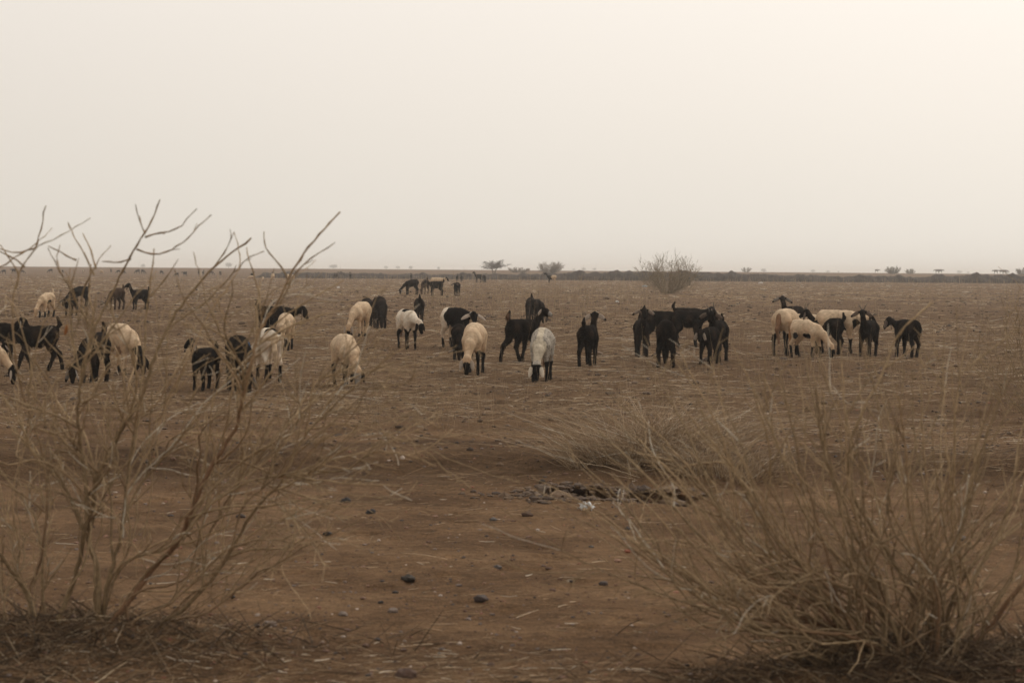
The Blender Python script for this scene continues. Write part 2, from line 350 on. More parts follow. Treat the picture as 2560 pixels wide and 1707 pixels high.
stones = [(858,1538,30,'grey','flat grey stone, left of a matching rounder one'),(982,1529,30,'grey','rounded grey stone with pale top in the bare foreground'),
 (1203,1500,42,'dark','dark low stone sunk in the sand, right of two grey ones'),(1243,1420,25,'slate','small blue grey stone alone in the middle foreground'),(1508,1461,28,'dark','dark stone at the edge of the right shrub twigs'),
 (1015,1692,64,'brown','largest brown stone at the bottom edge of the picture'),(952,1507,18,'black','small black stone above the pair of grey stones'),(988,1482,18,'black','small black stone just below the dung clod'),
 (1227,1664,24,'brown','flat brown stone near the bottom, right of the largest stone'),(865,1255,32,'black','black stone left of centre where the bare track begins'),(819,1337,28,'black','flat black stone beside the left shrub outer twigs'),
 (927,1283,30,'black','pair like black stone below the dark slope'),(1233,1301,24,'slate','grey stone left of the eroded hollow'),(1355,1205,20,'black','black stone on top of the dark slope near the dry grass clump'),
 (675,1564,40,'grey','pale topped oval stone right of the left shrub foot'),(602,1293,30,'dark','dark stone seen through the left shrub right hand branches'),(183,1546,28,'brown','brown stone behind the left shrub foot'),
 (582,1493,16,'black','small black stone right of the left shrub lower stems'),(2403,1350,34,'slate','grey stone seen through the right shrub upper twigs'),(1568,1380,20,'red','rust red stone chip left of the right shrub'),(1478,1368,16,'slate','tiny grey stone below the white scrap')]
PAL = dict(grey=(.19,.145,.115), dark=(.065,.048,.04), slate=(.10,.085,.075), brown=(.10,.06,.042), black=(.03,.025,.022), red=(.22,.065,.035))
def lump(name, px, py, wpx, col, label, cat, group=None, fz=.62, rough=.2, sub=ICO3, subf=ICOF3, mat=None):
    p = at(px, py); s = wpx*p.y/F/2*.82
    d = sub; sd_ = rng.uniform(0, 9, 3)
    k = 1+rough*(np.sin(d[:, 0]*3+sd_[0])*np.cos(d[:, 1]*4+sd_[1])+.5*np.sin(d[:, 2]*7+sd_[2]+d[:, 0]*5)+.35*np.sin(d[:, 1]*13+sd_[0]*2+d[:, 2]*9))
    V = d*k[:, None]*s*np.array([1, .8, fz]); o = mesh_obj(name, V, subf, mat or M_stone, np.tile(np.array(col), (len(V), 1)))
    o.location = (p.x, p.y, p.z+s*fz*.35); o.rotation_euler.z = rng.uniform(-.5, .5)
    return tag(o, label, cat, group)
for a in stones: lump('stone', a[0], a[1], a[2], PAL[a[3]], a[4], 'stone', 'loose stones on the bare track')
lump('dung_clod', 1022, 1449, 44, (.035, .026, .018), 'crumbly dark clod lying in the bare foreground', 'clod', fz=.5, rough=.3)
lump('soil_clod', 1319, 1290, 34, (.07, .04, .026), 'reddish brown clod at the left rim of the eroded hollow', 'clod', rough=.25)

# scraps of litter
def scrap(px, py, w, h, col, label):
    p = at(px, py); n = 14; s = w*p.y/F; hh = h*p.y/F
    u, v = np.meshgrid(np.linspace(-.5, .5, n), np.linspace(0, 1, n))
    X = u*s*(1+.3*np.sin(v*7)); Z = np.abs(np.sin(u*9+v*3))*hh*.35+v*hh*.6*(1-np.abs(u)); Yy = np.sin(u*12)*s*.15+v*s*.35+np.cos(v*9+u*5)*s*.08
    V0 = np.stack([X, Yy, Z], -1).reshape(-1, 3)
    i, j = np.meshgrid(np.arange(n-1), np.arange(n-1), indexing='ij'); Fq = np.stack([i*n+j, i*n+j+1, (i+1)*n+j+1, (i+1)*n+j], -1).reshape(-1, 4)
    o = mesh_obj('litter_scrap', V0, Fq, M_cloth, np.tile(np.array(col), (len(V0), 1)))
    md = o.modifiers.new('s', 'SOLIDIFY'); md.thickness = .002
    o.location = p; tag(o, label, 'litter')
scrap(1466, 1276, 36, 26, (.55, .55, .54), 'crumpled white plastic scrap in the eroded hollow by the right shrub')
scrap(1543, 756, 7, 6, (.8, .8, .78), 'tiny white scrap on the field below the acacia side of the far bare bush')
scrap(846, 721, 7, 6, (.8, .78, .75), 'tiny white scrap left of the cream sheep, far out on the field')
scrap(1612, 718, 12, 6, (.35, .42, .45), 'pale bluish plastic scrap left of the lone bare bush')
scrap(1334, 731, 11, 7, (.62, .48, .34), 'pale buff scrap on the field behind the horned looking black goat')
scrap(1902, 709, 10, 5, (.7, .66, .62), 'white scrap at the foot of the earth bank, right of the lone bush')

# ------------------------------------------------------------------ shrubs
BROWN = np.array([.165, .112, .060]); RED = np.array([.165, .092, .050]); GREY = np.array([.33, .235, .135]); PALE = np.array([.50, .44, .35])
def twigline(p, d, ln, n, wob, up=0., nrg=rng):
    P = [np.array(p, float)]; d = np.array(d, float); d /= np.linalg.norm(d); st = ln/n
    for k in range(n):
        d = d+nrg.normal(0, wob, 3)+np.array([0, 0, up]); d /= np.linalg.norm(d); P.append(P[-1]+d*st)
    return np.array(P)
def resample(P, n):
    s = np.concatenate([[0], np.cumsum(np.linalg.norm(np.diff(P, axis=0), axis=1))]); t = np.linspace(0, s[-1], n)
    # smooth path (Catmull-like through cubic hermite of each axis)
    m = np.gradient(P, s, axis=0) if len(P) > 2 else np.tile((P[1]-P[0])/s[-1], (2, 1))
    k = np.clip(np.searchsorted(s, t, side='right')-1, 0, len(P)-2); h = (s[k+1]-s[k])[:, None]; u = ((t-s[k])[:, None])/h
    return (2*u**3-3*u**2+1)*P[k]+(u**3-2*u**2+u)*h*m[k]+(-2*u**3+3*u**2)*P[k+1]+(u**3-u**2)*h*m[k+1]
def grow(T, P, r0, r1, depth, dens, spread=.8, lenk=1., tint=0., zmax=9., tmin=.15):
    n = len(P); r = np.linspace(r0, r1, n); r = r*(1+.45*(np.arange(n) % 2 == 0)*(r < .0045))
    thick = np.clip((r-.002)/.008, 0, 1)[:, None]
    base = BROWN if rng.random() < .6 else RED
    gv = GREY*rng.uniform(.7, 1.15)
    if rng.random() < .08 and r0 < .0036: gv = PALE
    T.add(P, r, (base*thick+gv*(1-thick))*(1+tint), 6 if r0 > .008 else (4 if r0 > .003 else 3))
    if depth == 0: return
    L_ = np.sum(np.linalg.norm(np.diff(P, axis=0), axis=1))
    m = rng.poisson(dens*L_)
    for _ in range(m):
        t = rng.uniform(tmin, .97); i = min(int(t*(n-1)), n-2); d = P[i+1]-P[i]; d /= np.linalg.norm(d)+1e-9
        a = rng.normal(size=3); a -= a.dot(d)*d; a /= np.linalg.norm(a); ang = rng.uniform(.40, .95)*spread
        dd = d*math.cos(ang)+a*math.sin(ang)
        ln = L_*rng.uniform(.14, .5)*(1-.45*t)*lenk; ln = np.clip(ln, .05, 1.0)
        k = max(4, int(ln/.035)); Q = twigline(P[i], dd, ln, k, .10, rng.normal(.006, .028))
        if Q[:, 2].max() > zmax+rng.exponential(.04) or Q[:, 2].min() < .02: continue
        rr = min(r[i]*.7, .0019+ln*.0085)
        grow(T, Q, rr, .0014, depth-1, dens*1.15, spread, lenk, tint, zmax, .1)
REG = []
def to_px(P):
    q = (P-np.array([0, 0, CAMZ]))@np.array(RM.to_3x3()); return np.stack([1280+F*q[:, 0]/-q[:, 2], 853.5-F*q[:, 1]/-q[:, 2]], -1)
def parent_depth(px, py):
    A_ = np.concatenate(REG); d = np.hypot(A_[:, 0]-px, A_[:, 1]-py); return A_[np.argmin(d), 2]
def traced(T, pts, y0, dy, r0, r1, n=None, foot=False, **kw):
    m = len(pts); ysd = y0+dy*np.linspace(0, 1, m)**1.2+.04*np.sin(np.arange(m)*1.7+dy*9)
    P = np.array([onplane(px, py, y) for (px, py), y in zip(pts, ysd)])
    if foot: P = np.vstack([[P[0, 0], P[0, 1], min(P[0, 2]-.02, float(H(P[0, 0], P[0, 1]))-.03)], P])
    L_ = np.sum(np.linalg.norm(np.diff(P, axis=0), axis=1))
    P = resample(P, max(6, int(L_/.035)))
    P[1:-1] += rng.normal(0, .0022, (len(P)-2, 3))
    REG.append(np.column_stack([to_px(P), P[:, 1]]))
    grow(T, P, r0, r1, kw.pop('depth', 2), kw.pop('dens', 5.5), **kw)
    return P
def left_shrub():
    T = Tubes(); Y0 = 9.1
    B = [ # main stems, foot first
     ([(243,1590),(246,1496),(239,1406),(221,1343),(230,1270),(246,1180),(275,1135),(311,1059),(350,1000),(383,900),(459,755),(536,667),(628,595)], .35, .021, 4),
     ([(246,1180),(198,1126),(172,1070),(149,1022),(120,950),(70,880)], .1, .009, 3),
     ([(262,1592),(316,1509),(388,1415),(442,1356),(482,1266),(541,1144),(591,1068),(604,1000),(628,901),(651,825),(693,756),(754,641),(800,585),(850,530)], -.25, .020, 3),
     ([(144,1556),(175,1480),(198,1406),(212,1316),(216,1234),(205,1150),(195,1054),(207,939),(230,844),(291,710),(337,622),(362,585),(385,540),(400,499)], -.1, .017, 2.6),
     ([(233,822),(200,770),(172,717),(140,660),(120,620)], -.15, .006, 1.8),
     ([(252,1588),(266,1473),(302,1338),(316,1225),(334,1090),(348,1010),(360,901),(367,786),(377,710),(385,622)], .3, .015, 2),
     ([(388,1594),(473,1509),(541,1433),(591,1352),(640,1270),(703,1203),(744,1117),(839,1009),(905,950),(960,905)], -.35, .014, 2),
     ([(262,1570),(293,1419),(433,1361),(541,1248),(631,1203),(721,1185),(834,1149),(930,1130),(1010,1135),(1090,1165)], -.55, .010, 2),
     ([(86,1560),(63,1478),(23,1419),(-20,1350),(-60,1270)], -.1, .017, 4),
     ([(70,1480),(95,1419),(113,1316),(115,1194),(100,1113),(54,978),(36,863),(36,729),(57,664),(88,621),(115,514)], .1, .010, 1.8),
     ([(57,664),(88,621),(150,590),(226,545)], .1, .004, 1.6),
     ([(-60,700),(0,667),(88,610),(130,570)], .2, .004, 1.6),
     ([(212,1325),(180,1252),(149,1194),(90,1126),(27,1022),(-30,940)], .4, .012, 3),
     ([(320,1500),(470,1440),(520,1340),(600,1200),(680,1100),(760,1000),(850,900),(930,830)], .5, .010, 2),
     ([(300,1345),(340,1230),(430,1120),(520,1010),(610,900),(700,800),(790,740),(860,700)], .65, .009, 2),
     ([(110,1545),(104,1406),(90,1300),(20,1200),(-30,1130)], .3, .011, 3),
     ([(316,1225),(370,1130),(420,1000),(470,900),(520,790),(600,650),(585,580)], .55, .008, 1.7),
     ([(388,1590),(520,1530),(640,1440),(760,1370),(900,1300)], -.5, .008, 2),
     ([(350,1600),(330,1560),(420,1510),(560,1380),(720,1290),(850,1240)], -.3, .008, 2),
     ([(500,1250),(640,1130),(760,1075),(880,1060),(1010,1100)], -.3, .006, 1.8),
     ([(600,1200),(700,1080),(800,990),(900,935),(985,905)], .4, .006, 1.8),
     ([(440,1356),(560,1290),(700,1260),(860,1235),(960,1245)], .1, .005, 1.6),
     ([(230,1270),(160,1180),(90,1150),(20,1160),(-40,1120)], -.3, .007, 1.8),
     ([(30,1620),(10,1500),(50,1380),(30,1250),(60,1120),(110,1000)], .5, .010, 3)]
    B2 = []
    for pts, dy, r0, r1 in B:
        for _ in range(1):
            q = [(x+rng.normal(0, 8+34*k/len(pts)), max(y, 760)+rng.normal(0, 6+26*k/len(pts))) for k, (x, y) in enumerate(pts) if y > 640 or k < 3]
            B2.append((q, dy+rng.normal(0, .35), min(r0*.45, .006), 1.6))
    for pts, dy, r0, r1 in B+B2:
        traced(T, pts, Y0, dy, r0*.76, max(r1, 2.2 if r0 > .008 else 1.5)/1000, foot=pts[0][1] > 1480, tint=.06, depth=3, dens=6.8 if r0 > .008 else 6.0, zmax=1.55, lenk=.92, tmin=.16)
    # tips against the sky
    for pts in ([(362,583),(348,550),(339,511)], [(363,593),(400,583),(440,572),(492,522)], [(342,623),(379,635),(413,631),(467,595),(528,537)],
                [(236,688),(218,655),(190,600),(170,558)], [(240,672),(225,620),(207,583)], [(207,785),(205,740),(225,690),(255,640),(277,614)], [(235,800),(222,720),(228,660)], [(536,667),(560,630),(585,580)],
                [(722,712),(705,668),(670,629),(660,580)], [(700,760),(750,671),(838,606)], [(326,648),(300,655),(255,654)], [(655,800),(640,700),(625,660),(617,618)],
                [(190,650),(160,635),(120,615)], [(40,722),(48,690),(20,640),(0,612)], [(88,621),(30,630),(-10,618)], [(430,812),(520,750),(600,665),(630,640),(660,628)], [(150,682),(142,640),(150,612)], [(612,930),(560,850),(520,760),(497,680),(484,630)], [(377,740),(420,690),(446,648)], [(62,668),(45,652),(20,640),(-10,620)]):
        traced(T, pts, parent_depth(*pts[0]), rng.uniform(-.15, .2), .0036, .0018, depth=1, dens=2.0, lenk=.3, zmax=1.95)
    o = T.build('bare_shrub', M_bark); tag(o, 'tall leafless thorny shrub with forked brown stems at the left edge, reaching above the horizon', 'shrub', 'bare shrubs close to the camera')
left_shrub()
def right_shrub():
    T = Tubes(); Y0 = 8.3
    tips = [(1330,1190,1.1),(1400,1110,.8),(1360,1250,.3),(1450,1030,.9),(1500,960,.7),(1560,1000,.5),(1620,900,.6),(1590,1090,.2),(1700,880,.5),(1690,1000,-.2),(1770,930,.1),(1830,860,.5),(1880,960,-.3),
     (1940,880,.2),(2000,840,.6),(2040,960,-.4),(2100,850,.1),(2180,900,.4),(2240,960,-.3),(2300,870,.3),(2380,930,-.2),(2420,820,.5),(2480,960,.2),(2540,880,-.2),(2600,940,.3),(2650,1040,.2),
     (1480,1280,-.1),(1560,1340,-.3),(1520,1180,.1),(1620,1240,-.3),(1650,1420,-.5),(1700,1330,-.4),(1760,1500,-.4),(1820,1420,-.3),(1700,1160,0.),(1800,1100,-.2),(1900,1180,-.4),(2000,1100,.5),(2140,1080,-.5),(2330,1080,-.4),(2450,1120,.4),(2600,1200,-.3),(2650,1350,0),(1850,1550,-.3),(1600,1130,.4),(1750,1040,.7)]
    for rep, (px, py, dy) in [(0, q) for q in tips]+[(1, (q[0]+rng.normal(0, 60), q[1]+abs(rng.normal(0, 50)), q[2]+rng.normal(0, .3))) for q in tips+[p for p in tips if p[0] > 1850 and p[1] < 1000]]:
        bx = rng.normal(2230, 110)+(px-2100)*.16; by = 1655+rng.uniform(-25, 25)
        mx_ = bx*.5+px*.5+rng.normal(0, 25); my = by*.5+py*.5+(60 if px < 1900 else 10)+rng.normal(0, 20)
        q1 = (bx*.78+px*.22+(25 if px < bx else -10), by*.76+py*.24+10)
        q3 = (bx*.22+px*.78, by*.22+py*.78+(14 if px < 1900 else 0)+rng.normal(0, 12))
        traced(T, foot=True, pts=[(bx, by+12), q1, (mx_, my), q3, (px, py)], y0=Y0+rng.uniform(-.12, .12), dy=dy, r0=rng.uniform(.007, .012) if rep == 0 else .0050, r1=.0014, depth=3, dens=3.7, spread=.9, zmax=1.40, lenk=.8)
    traced(T, [(2340,1650),(2290,1500),(2200,1350),(2123,1200),(2123,1121),(2164,1013),(2210,926),(2236,851),(2257,823),(2293,789),(2328,755)], Y0, .3,  .012, .003, foot=True, depth=2, dens=3, lenk=.6, zmax=1.55)
    traced(T, [(2430,1620),(2480,1560),(2540,1480),(2620,1380)], Y0, .1,  .014, .006, foot=True, depth=2, dens=4, zmax=1.5)
    traced(T, [(2360,1650),(2380,1500),(2440,1400),(2520,1330),(2620,1250)], Y0, .2,  .012, .004, foot=True, depth=2, dens=4, zmax=1.5)
    o = T.build('bare_shrub', M_bark); tag(o, 'broad low leafless shrub of thin fanning twigs filling the lower right corner', 'shrub', 'bare shrubs close to the camera')
right_shrub()
def wispy(name, px, py, hpx, wpx, n, label, cat='shrub', col=None, rbase=.008, dens=3., depth=2, group=None, foot=.1, minr=None, up=.9, D=None, spread=.7):
    """round leafless bush grown from a foot point"""
    p = at(px, py) if D is None else Vector((ray(px, py).x*D, D, float(H(ray(px, py).x*D, D))))
    h = hpx*p.y/F; w = wpx*p.y/F; T = Tubes(); q = np.array([0, 0, -.03*h])
    for k in range(n):
        a = rng.uniform(0, 6.28); e = rng.uniform(0, 1)**.42
        tip = np.array([math.cos(a)*w/2*e, math.sin(a)*w/2*e, h*(1-.42*e**3)*rng.uniform(.7, 1)])
        b = np.array([math.cos(a), math.sin(a), 0])*foot*w*.3*e
        mid = (q+b)*.5+tip*.5+np.array([math.cos(a), math.sin(a), 0])*w*.06+np.array([0, 0, -.04*h])
        P = resample(np.array([q+b, mid, tip]), 14); P[1:-1] += rng.normal(0, .012*h, (12, 3))
        mr = minr or .0012; r0 = max(rbase, mr)
        grow_far(T, P, r0, mr, depth, dens/h, mr, spread, col)
    o = T.build(name, M_bark); o.location = p; tag(o, label, cat, group); return o
def grow_far(T, P, r0, mr, depth, dens, minr, spread, col):
    c = (np.array(col) if col is not None else GREY*.55)*rng.uniform(.75, 1.2)
    T.add(P, np.linspace(r0, mr, len(P)), c, 3 if r0 < .02 else 5)
    if depth == 0: return
    L_ = np.sum(np.linalg.norm(np.diff(P, axis=0), axis=1)); n = len(P)
    for _ in range(rng.poisson(dens*L_)):
        t = rng.uniform(.25, .98); i = min(int(t*(n-1)), n-2); d = P[i+1]-P[i]; d /= np.linalg.norm(d)+1e-9
        a = rng.normal(size=3); a -= a.dot(d)*d; a /= np.linalg.norm(a); ang = rng.uniform(.3, 1.)*spread
        ln = L_*rng.uniform(.15, .42)*(1-.4*t); Q = twigline(P[i], d*math.cos(ang)+a*math.sin(ang)+np.array([0, 0, .15]), ln, 6, .14)
        grow_far(T, Q, max(r0*.5, minr), minr, depth-1, dens*1.1, minr, spread, col)
wispy('bare_shrub', 2625, 1060, 400, 420, 60, 'wispy pale twiggy shrub cut off by the right edge, behind the nearer shrub', col=GREY*.9, rbase=.006, dens=5, depth=2, minr=.0018, group='bare shrubs close to the camera')
wispy('bare_bush', 1667, 734, 104, 190, 78, 'lone rounded leafless bush in the middle of the field, in front of the earth bank', 'bush', col=np.array([.28, .22, .145]), rbase=.015, dens=10, depth=2, minr=.0036, spread=.8)

# dry grass clump above the hollow, and dead twigs and litter on the mounds
def clump(px, py, n, w, h, label, spread=.9, col=STRAW*.85, lean=0.):
    p = at(px, py); tc_ = rng.normal(0, 1, (34, 2))*np.array([w*.34, w*.2]); b = tc_[rng.integers(0, 34, n)]+rng.normal(0, .035, (n, 2)); hh = h*rng.uniform(.3, 1, n)*(1-.25*np.abs(b[:, 0])/w)
    out = np.stack([b[:, 0]/w*2+lean, b[:, 1]/w*2], -1)*spread*.7+rng.normal(0, .85, (n, 2))
    P0 = np.stack([b[:, 0], b[:, 1], H(p.x+b[:, 0], p.y+b[:, 1])-p.z-.01], -1)
    P1 = P0+np.stack([out[:, 0]*hh, out[:, 1]*hh, hh*rng.uniform(.5, 1, n)], -1); Pm = P0*.5+P1*.5+np.stack([-out[:, 0]*hh*.14, -out[:, 1]*hh*.14, hh*.12], -1)+rng.normal(0, .03, (n, 3))
    r = rng.uniform(.0009, .0019, n)*np.clip(p.y/14, .6, 3); C = col[rng.choice(5, n, p=[.3, .3, .12, .24, .04])]*rng.uniform(.7, 1.2, n)[:, None]
    V, Fq, C = prisms(P0, P1, Pm, r, C); o = mesh_obj('dry_grass_clump', V, Fq, M_straw, C); o.location = p
    tag(o, label, 'grass clump')
clump(1610, 1160, 2000, 1.0, .64, 'bushy straw coloured grass clump above the eroded hollow, left of the right shrub', 1.0)
clump(1790, 1185, 800, .8, .42, 'smaller dry grass clump half hidden by the right shrub twigs', 1.0)
def mound_litter():
    n = 8000
    k = rng.random(n) < .33; x = np.where(k, rng.normal(-2.15, .55, n), rng.normal(1.95, .58, n)); y = np.where(k, rng.normal(8.95, .34, n), rng.normal(8.2, .28, n))
    wd = rng.random(n) < .22; x = np.where(wd, x+rng.normal(0, .55, n), x); y = np.where(wd, y+rng.normal(0, .35, n), y)
    th = rng.uniform(0, 6.28, n); el = np.abs(rng.normal(0, .35, n)); ln = rng.gamma(2, .055, n)+.02
    P0 = np.stack([x, y, H(x, y)], -1); P1 = P0+np.stack([np.cos(th)*np.cos(el)*ln, np.sin(th)*np.cos(el)*ln, np.sin(el)*ln+.006], -1)
    P1[:, 2] = np.maximum(P1[:, 2], H(P1[:, 0], P1[:, 1])+.004); Pm = (P0+P1)/2+rng.normal(0, .006, (n, 3)); Pm[:, 2] = np.maximum(Pm[:, 2], H(Pm[:, 0], Pm[:, 1])+.003)
    pal = np.array([[.09, .058, .035], [.14, .092, .052], [.23, .155, .09], [.06, .042, .027], [.40, .31, .20]]); C = pal[rng.choice(5, n, p=[.32, .28, .15, .2, .05])]
    V, Fq, C = prisms(P0, P1, Pm, rng.uniform(.0012, .0036, n), C)
    tag(mesh_obj('twig_litter', V, Fq, M_bark, C), 'dark broken twigs and dead leaves heaped round the feet of the two near shrubs', 'litter', kind='stuff')
mound_litter()
# curled dead leaf caught in the left shrub
def leaf():
    c = onplane(161, 822, 9.05); u, v = np.meshgrid(np.linspace(-1, 1, 7), np.linspace(0, 1, 9))
    w = .009*np.sin(np.pi*v)**.7; X = u*w+.012*v; Z = v*.05; Yy = .012*u**2-.01*v; n = 7
    V = np.stack([X, Yy, Z], -1).reshape(-1, 3); i, j = np.meshgrid(np.arange(8), np.arange(6), indexing='ij')
    o = mesh_obj('dead_leaf', V, np.stack([i*n+j, i*n+j+1, (i+1)*n+j+1, (i+1)*n+j], -1).reshape(-1, 4), M_bark, np.tile([.30, .13, .05], (len(V), 1)))
    o.location = c-np.array([0, 0, .03]); md = o.modifiers.new('s', 'SOLIDIFY'); md.thickness = .0015
    tag(o, 'curled orange brown dead leaf caught in the left shrub', 'leaf')
leaf()

# ------------------------------------------------------------------ far trees and bushes
def acacia():
    D = 330.; d = ray(1234, 684); x0 = d.x*D; p = Vector((x0, D, float(H(x0, D)))); s = D/F
    bt = Tubes(); cr = Tubes(); cb = np.array([.075, .058, .045]); foot = np.array([0, 0, -.1])
    hh = CAMZ-p.z+ (676-648)*s
    ends = []
    for (bx, top, lean) in ((-.12, .42, -.5), (.28, .45, .62)):
        P = resample(np.array([[bx*.8, 0, -.1], [bx, 0, hh*.22], [bx+lean*.5, 0, hh*top]]), 8); bt.add(P, np.linspace(.11, .075, 8), cb, 6)
        for k in range(9):
            a = k*6.283/9+rng.uniform(-.3, .3); rad = rng.uniform(1.1, 2.2)*(1+.35*abs(math.cos(a))); tip = np.array([math.cos(a)*rad*1.0+(.1), math.sin(a)*rad, hh*(.90-.015*rad+rng.choice([-.30, -.12, 0.])+rng.uniform(-.03, .03)+.03*math.cos(a)*rad)])
            Q = resample(np.array([P[-2], P[-1]*.45+tip*.55+np.array([0, 0, -.12]), tip]), 9); Q[1:-1] += rng.normal(0, .04, (7, 3)); bt.add(Q, np.linspace(.042, .014, 9), cb, 4); ends.append(Q)
    for Q in ends:
        for k in range(30):
            t = rng.uniform(.35, 1); b = Q[int(t*8)]; a = rng.uniform(0, 6.28); ln = rng.uniform(.25, .75)
            d_ = np.array([math.cos(a), math.sin(a), rng.normal(.10, .14)]); C = twigline(b, d_, ln, 4, .25); cr.add(C, np.array([.014, .012, .012, .012, .010]), cb*rng.uniform(.8, 1.2), 3)
            for _ in range(2):
                e = C[rng.integers(1, 5)]; cr.add(twigline(e, rng.normal(size=3)+np.array([0, 0, .3]), .2, 3, .3), .011, cb*rng.uniform(.9, 1.5), 3)
    root = bpy.data.objects.new('acacia_tree', None); COL.objects.link(root); root.location = p
    bt.build('trunk', M_bark, root); cr.build('crown', M_bark, root)
    tag(root, 'flat topped acacia tree with two leaning trunks standing behind the earth bank', 'tree')
acacia()
wispy('bare_bush', 1374, 684, 30, 74, 52, 'rounded bare bush behind the bank, right of the acacia', 'bush', col=(.22, .17, .12), rbase=.04, dens=14, minr=.013, D=360, group='bushes beyond the bank')
wispy('bare_bush', 1296, 682, 15, 62, 34, 'low pale bush behind the bank between acacia and rounded bush', 'bush', col=(.25, .19, .14), rbase=.03, dens=9, minr=.016, D=380, group='bushes beyond the bank')
wispy('bare_bush', 2231, 690, 20, 42, 44, 'bare bush on the skyline right of the single far cow', 'bush', col=(.20, .165, .125), rbase=.04, dens=12, minr=.018, D=430, group='bushes beyond the bank')
wispy('bare_bush', 2275, 690, 13, 30, 34, 'small misty bush on the skyline, right neighbour of the bare bush', 'bush', col=(.20, .165, .125), rbase=.04, dens=10, minr=.02, D=520, group='bushes beyond the bank')
wispy('bare_bush', 2556, 690, 19, 46, 36, 'bare bush on the skyline cut by the right edge', 'bush', col=(.20, .165, .125), rbase=.04, dens=10, minr=.018, D=430, group='bushes beyond the bank')
wispy('bare_bush', 1866, 690, 13, 28, 30, 'thin bare bush on the skyline right of the lone field bush', 'bush', col=(.20, .165, .125), rbase=.04, dens=9, minr=.022, D=600, group='bushes beyond the bank')
def misty(px, w, h, D, label):
    """far tree: trunk and a crown of many leaf clusters"""
    d = ray(px, 680); x0 = d.x*D; p = Vector((x0, D, float(H(x0, D)))); s = D/F; w *= s; h *= s
    T = Tubes(); T.add(np.array([[0, 0, -.3], [.02*w, 0, h*.3], [-.02*w, 0, h*.7]]), [.035*w, .03*w, .015*w], (.06, .05, .04), 6)
    for k in range(5):
        a = k*1.26+rng.uniform(0, .6); T.add(np.array([[0, 0, h*.28], [math.cos(a)*w*.15, math.sin(a)*w*.15, h*.5], [math.cos(a)*w*.32, math.sin(a)*w*.32, h*.72]]), [.018*w, .014*w, .008*w], (.06, .05, .04), 4)
    root = bpy.data.objects.new('hazy_tree', None); COL.objects.link(root); root.location = p
    T.build('trunk', M_bark, root)
    m = 9; cc = rng.normal(0, 1, (m, 3)); cc /= np.linalg.norm(cc, axis=1)[:, None]; cc *= rng.uniform(.1, .8, m)[:, None]*np.array([w*.34, w*.34, h*.32]); cc[:, 2] += h*.54
    n = 1100; c = cc[rng.integers(0, m, n)]+rng.normal(0, 1, (n, 3))*np.array([w*.10, w*.10, h*.15]); c[:, 2] = np.maximum(c[:, 2], h*.12)
    a = rng.normal(size=(n, 3)); b = rng.normal(size=(n, 3)); a *= (w*.028/np.linalg.norm(a, axis=1))[:, None]; b *= (w*.028/np.linalg.norm(b, axis=1))[:, None]
    V = np.stack([c-a, c+b, c+a, c-b], 1).reshape(-1, 3); Fq = np.arange(n*4).reshape(-1, 4)
    C = np.repeat(np.array([[.07, .07, .045]])*rng.uniform(.6, 1.5, (n, 1)), 4, 0)
    mesh_obj('crown', V, Fq, M_bark, C, False, root); tag(root, label, 'tree', 'trees fading in the haze on the skyline')
for a in [(357, 17, 9, 1900, 'small faint tree on the skyline above the leftmost herd'), (571, 22, 14, 1700, 'faint round tree on the skyline above the tallest left shrub twigs'), (834, 27, 11, 1900, 'broad faint flat tree on the skyline above the dark upright goats'),
          (966, 17, 9, 2300, 'first of three very faint trees left of the acacia'), (994, 17, 8.5, 2300, 'middle of three very faint trees left of the acacia'), (1027, 18, 9, 1900, 'third and darkest of the faint trees left of the acacia'), (1096, 13, 8, 1700, 'small lone faint tree just left of the acacia'),
          (1434, 14, 5, 2500, 'lowest faint tree right of the rounded bare bush'), (1458, 19, 9, 2300, 'wide faint tree midway between the rounded bush and the lone field bush'), (1486, 15, 8, 2300, 'narrow faint tree nearer the lone field bush'),
          (1909, 22, 10, 1900, 'soft round faint tree right of the lone field bush'), (2032, 20, 8, 2300, 'faint tree on the skyline above the black goat with raised head'), (2072, 18, 5, 2500, 'very low faint tree right of that skyline tree'), (2096, 9, 5, 2500, 'tiny faint tree left of the single far cow'),
          (2398, 20, 8, 2300, 'faint double tree between the two far cattle groups'), (2420, 12, 5, 2400, 'low faint tree beside the faint double tree'), (2518, 20, 10, 1500, 'grey faint tree behind the far pair of cattle')]: misty(*a)

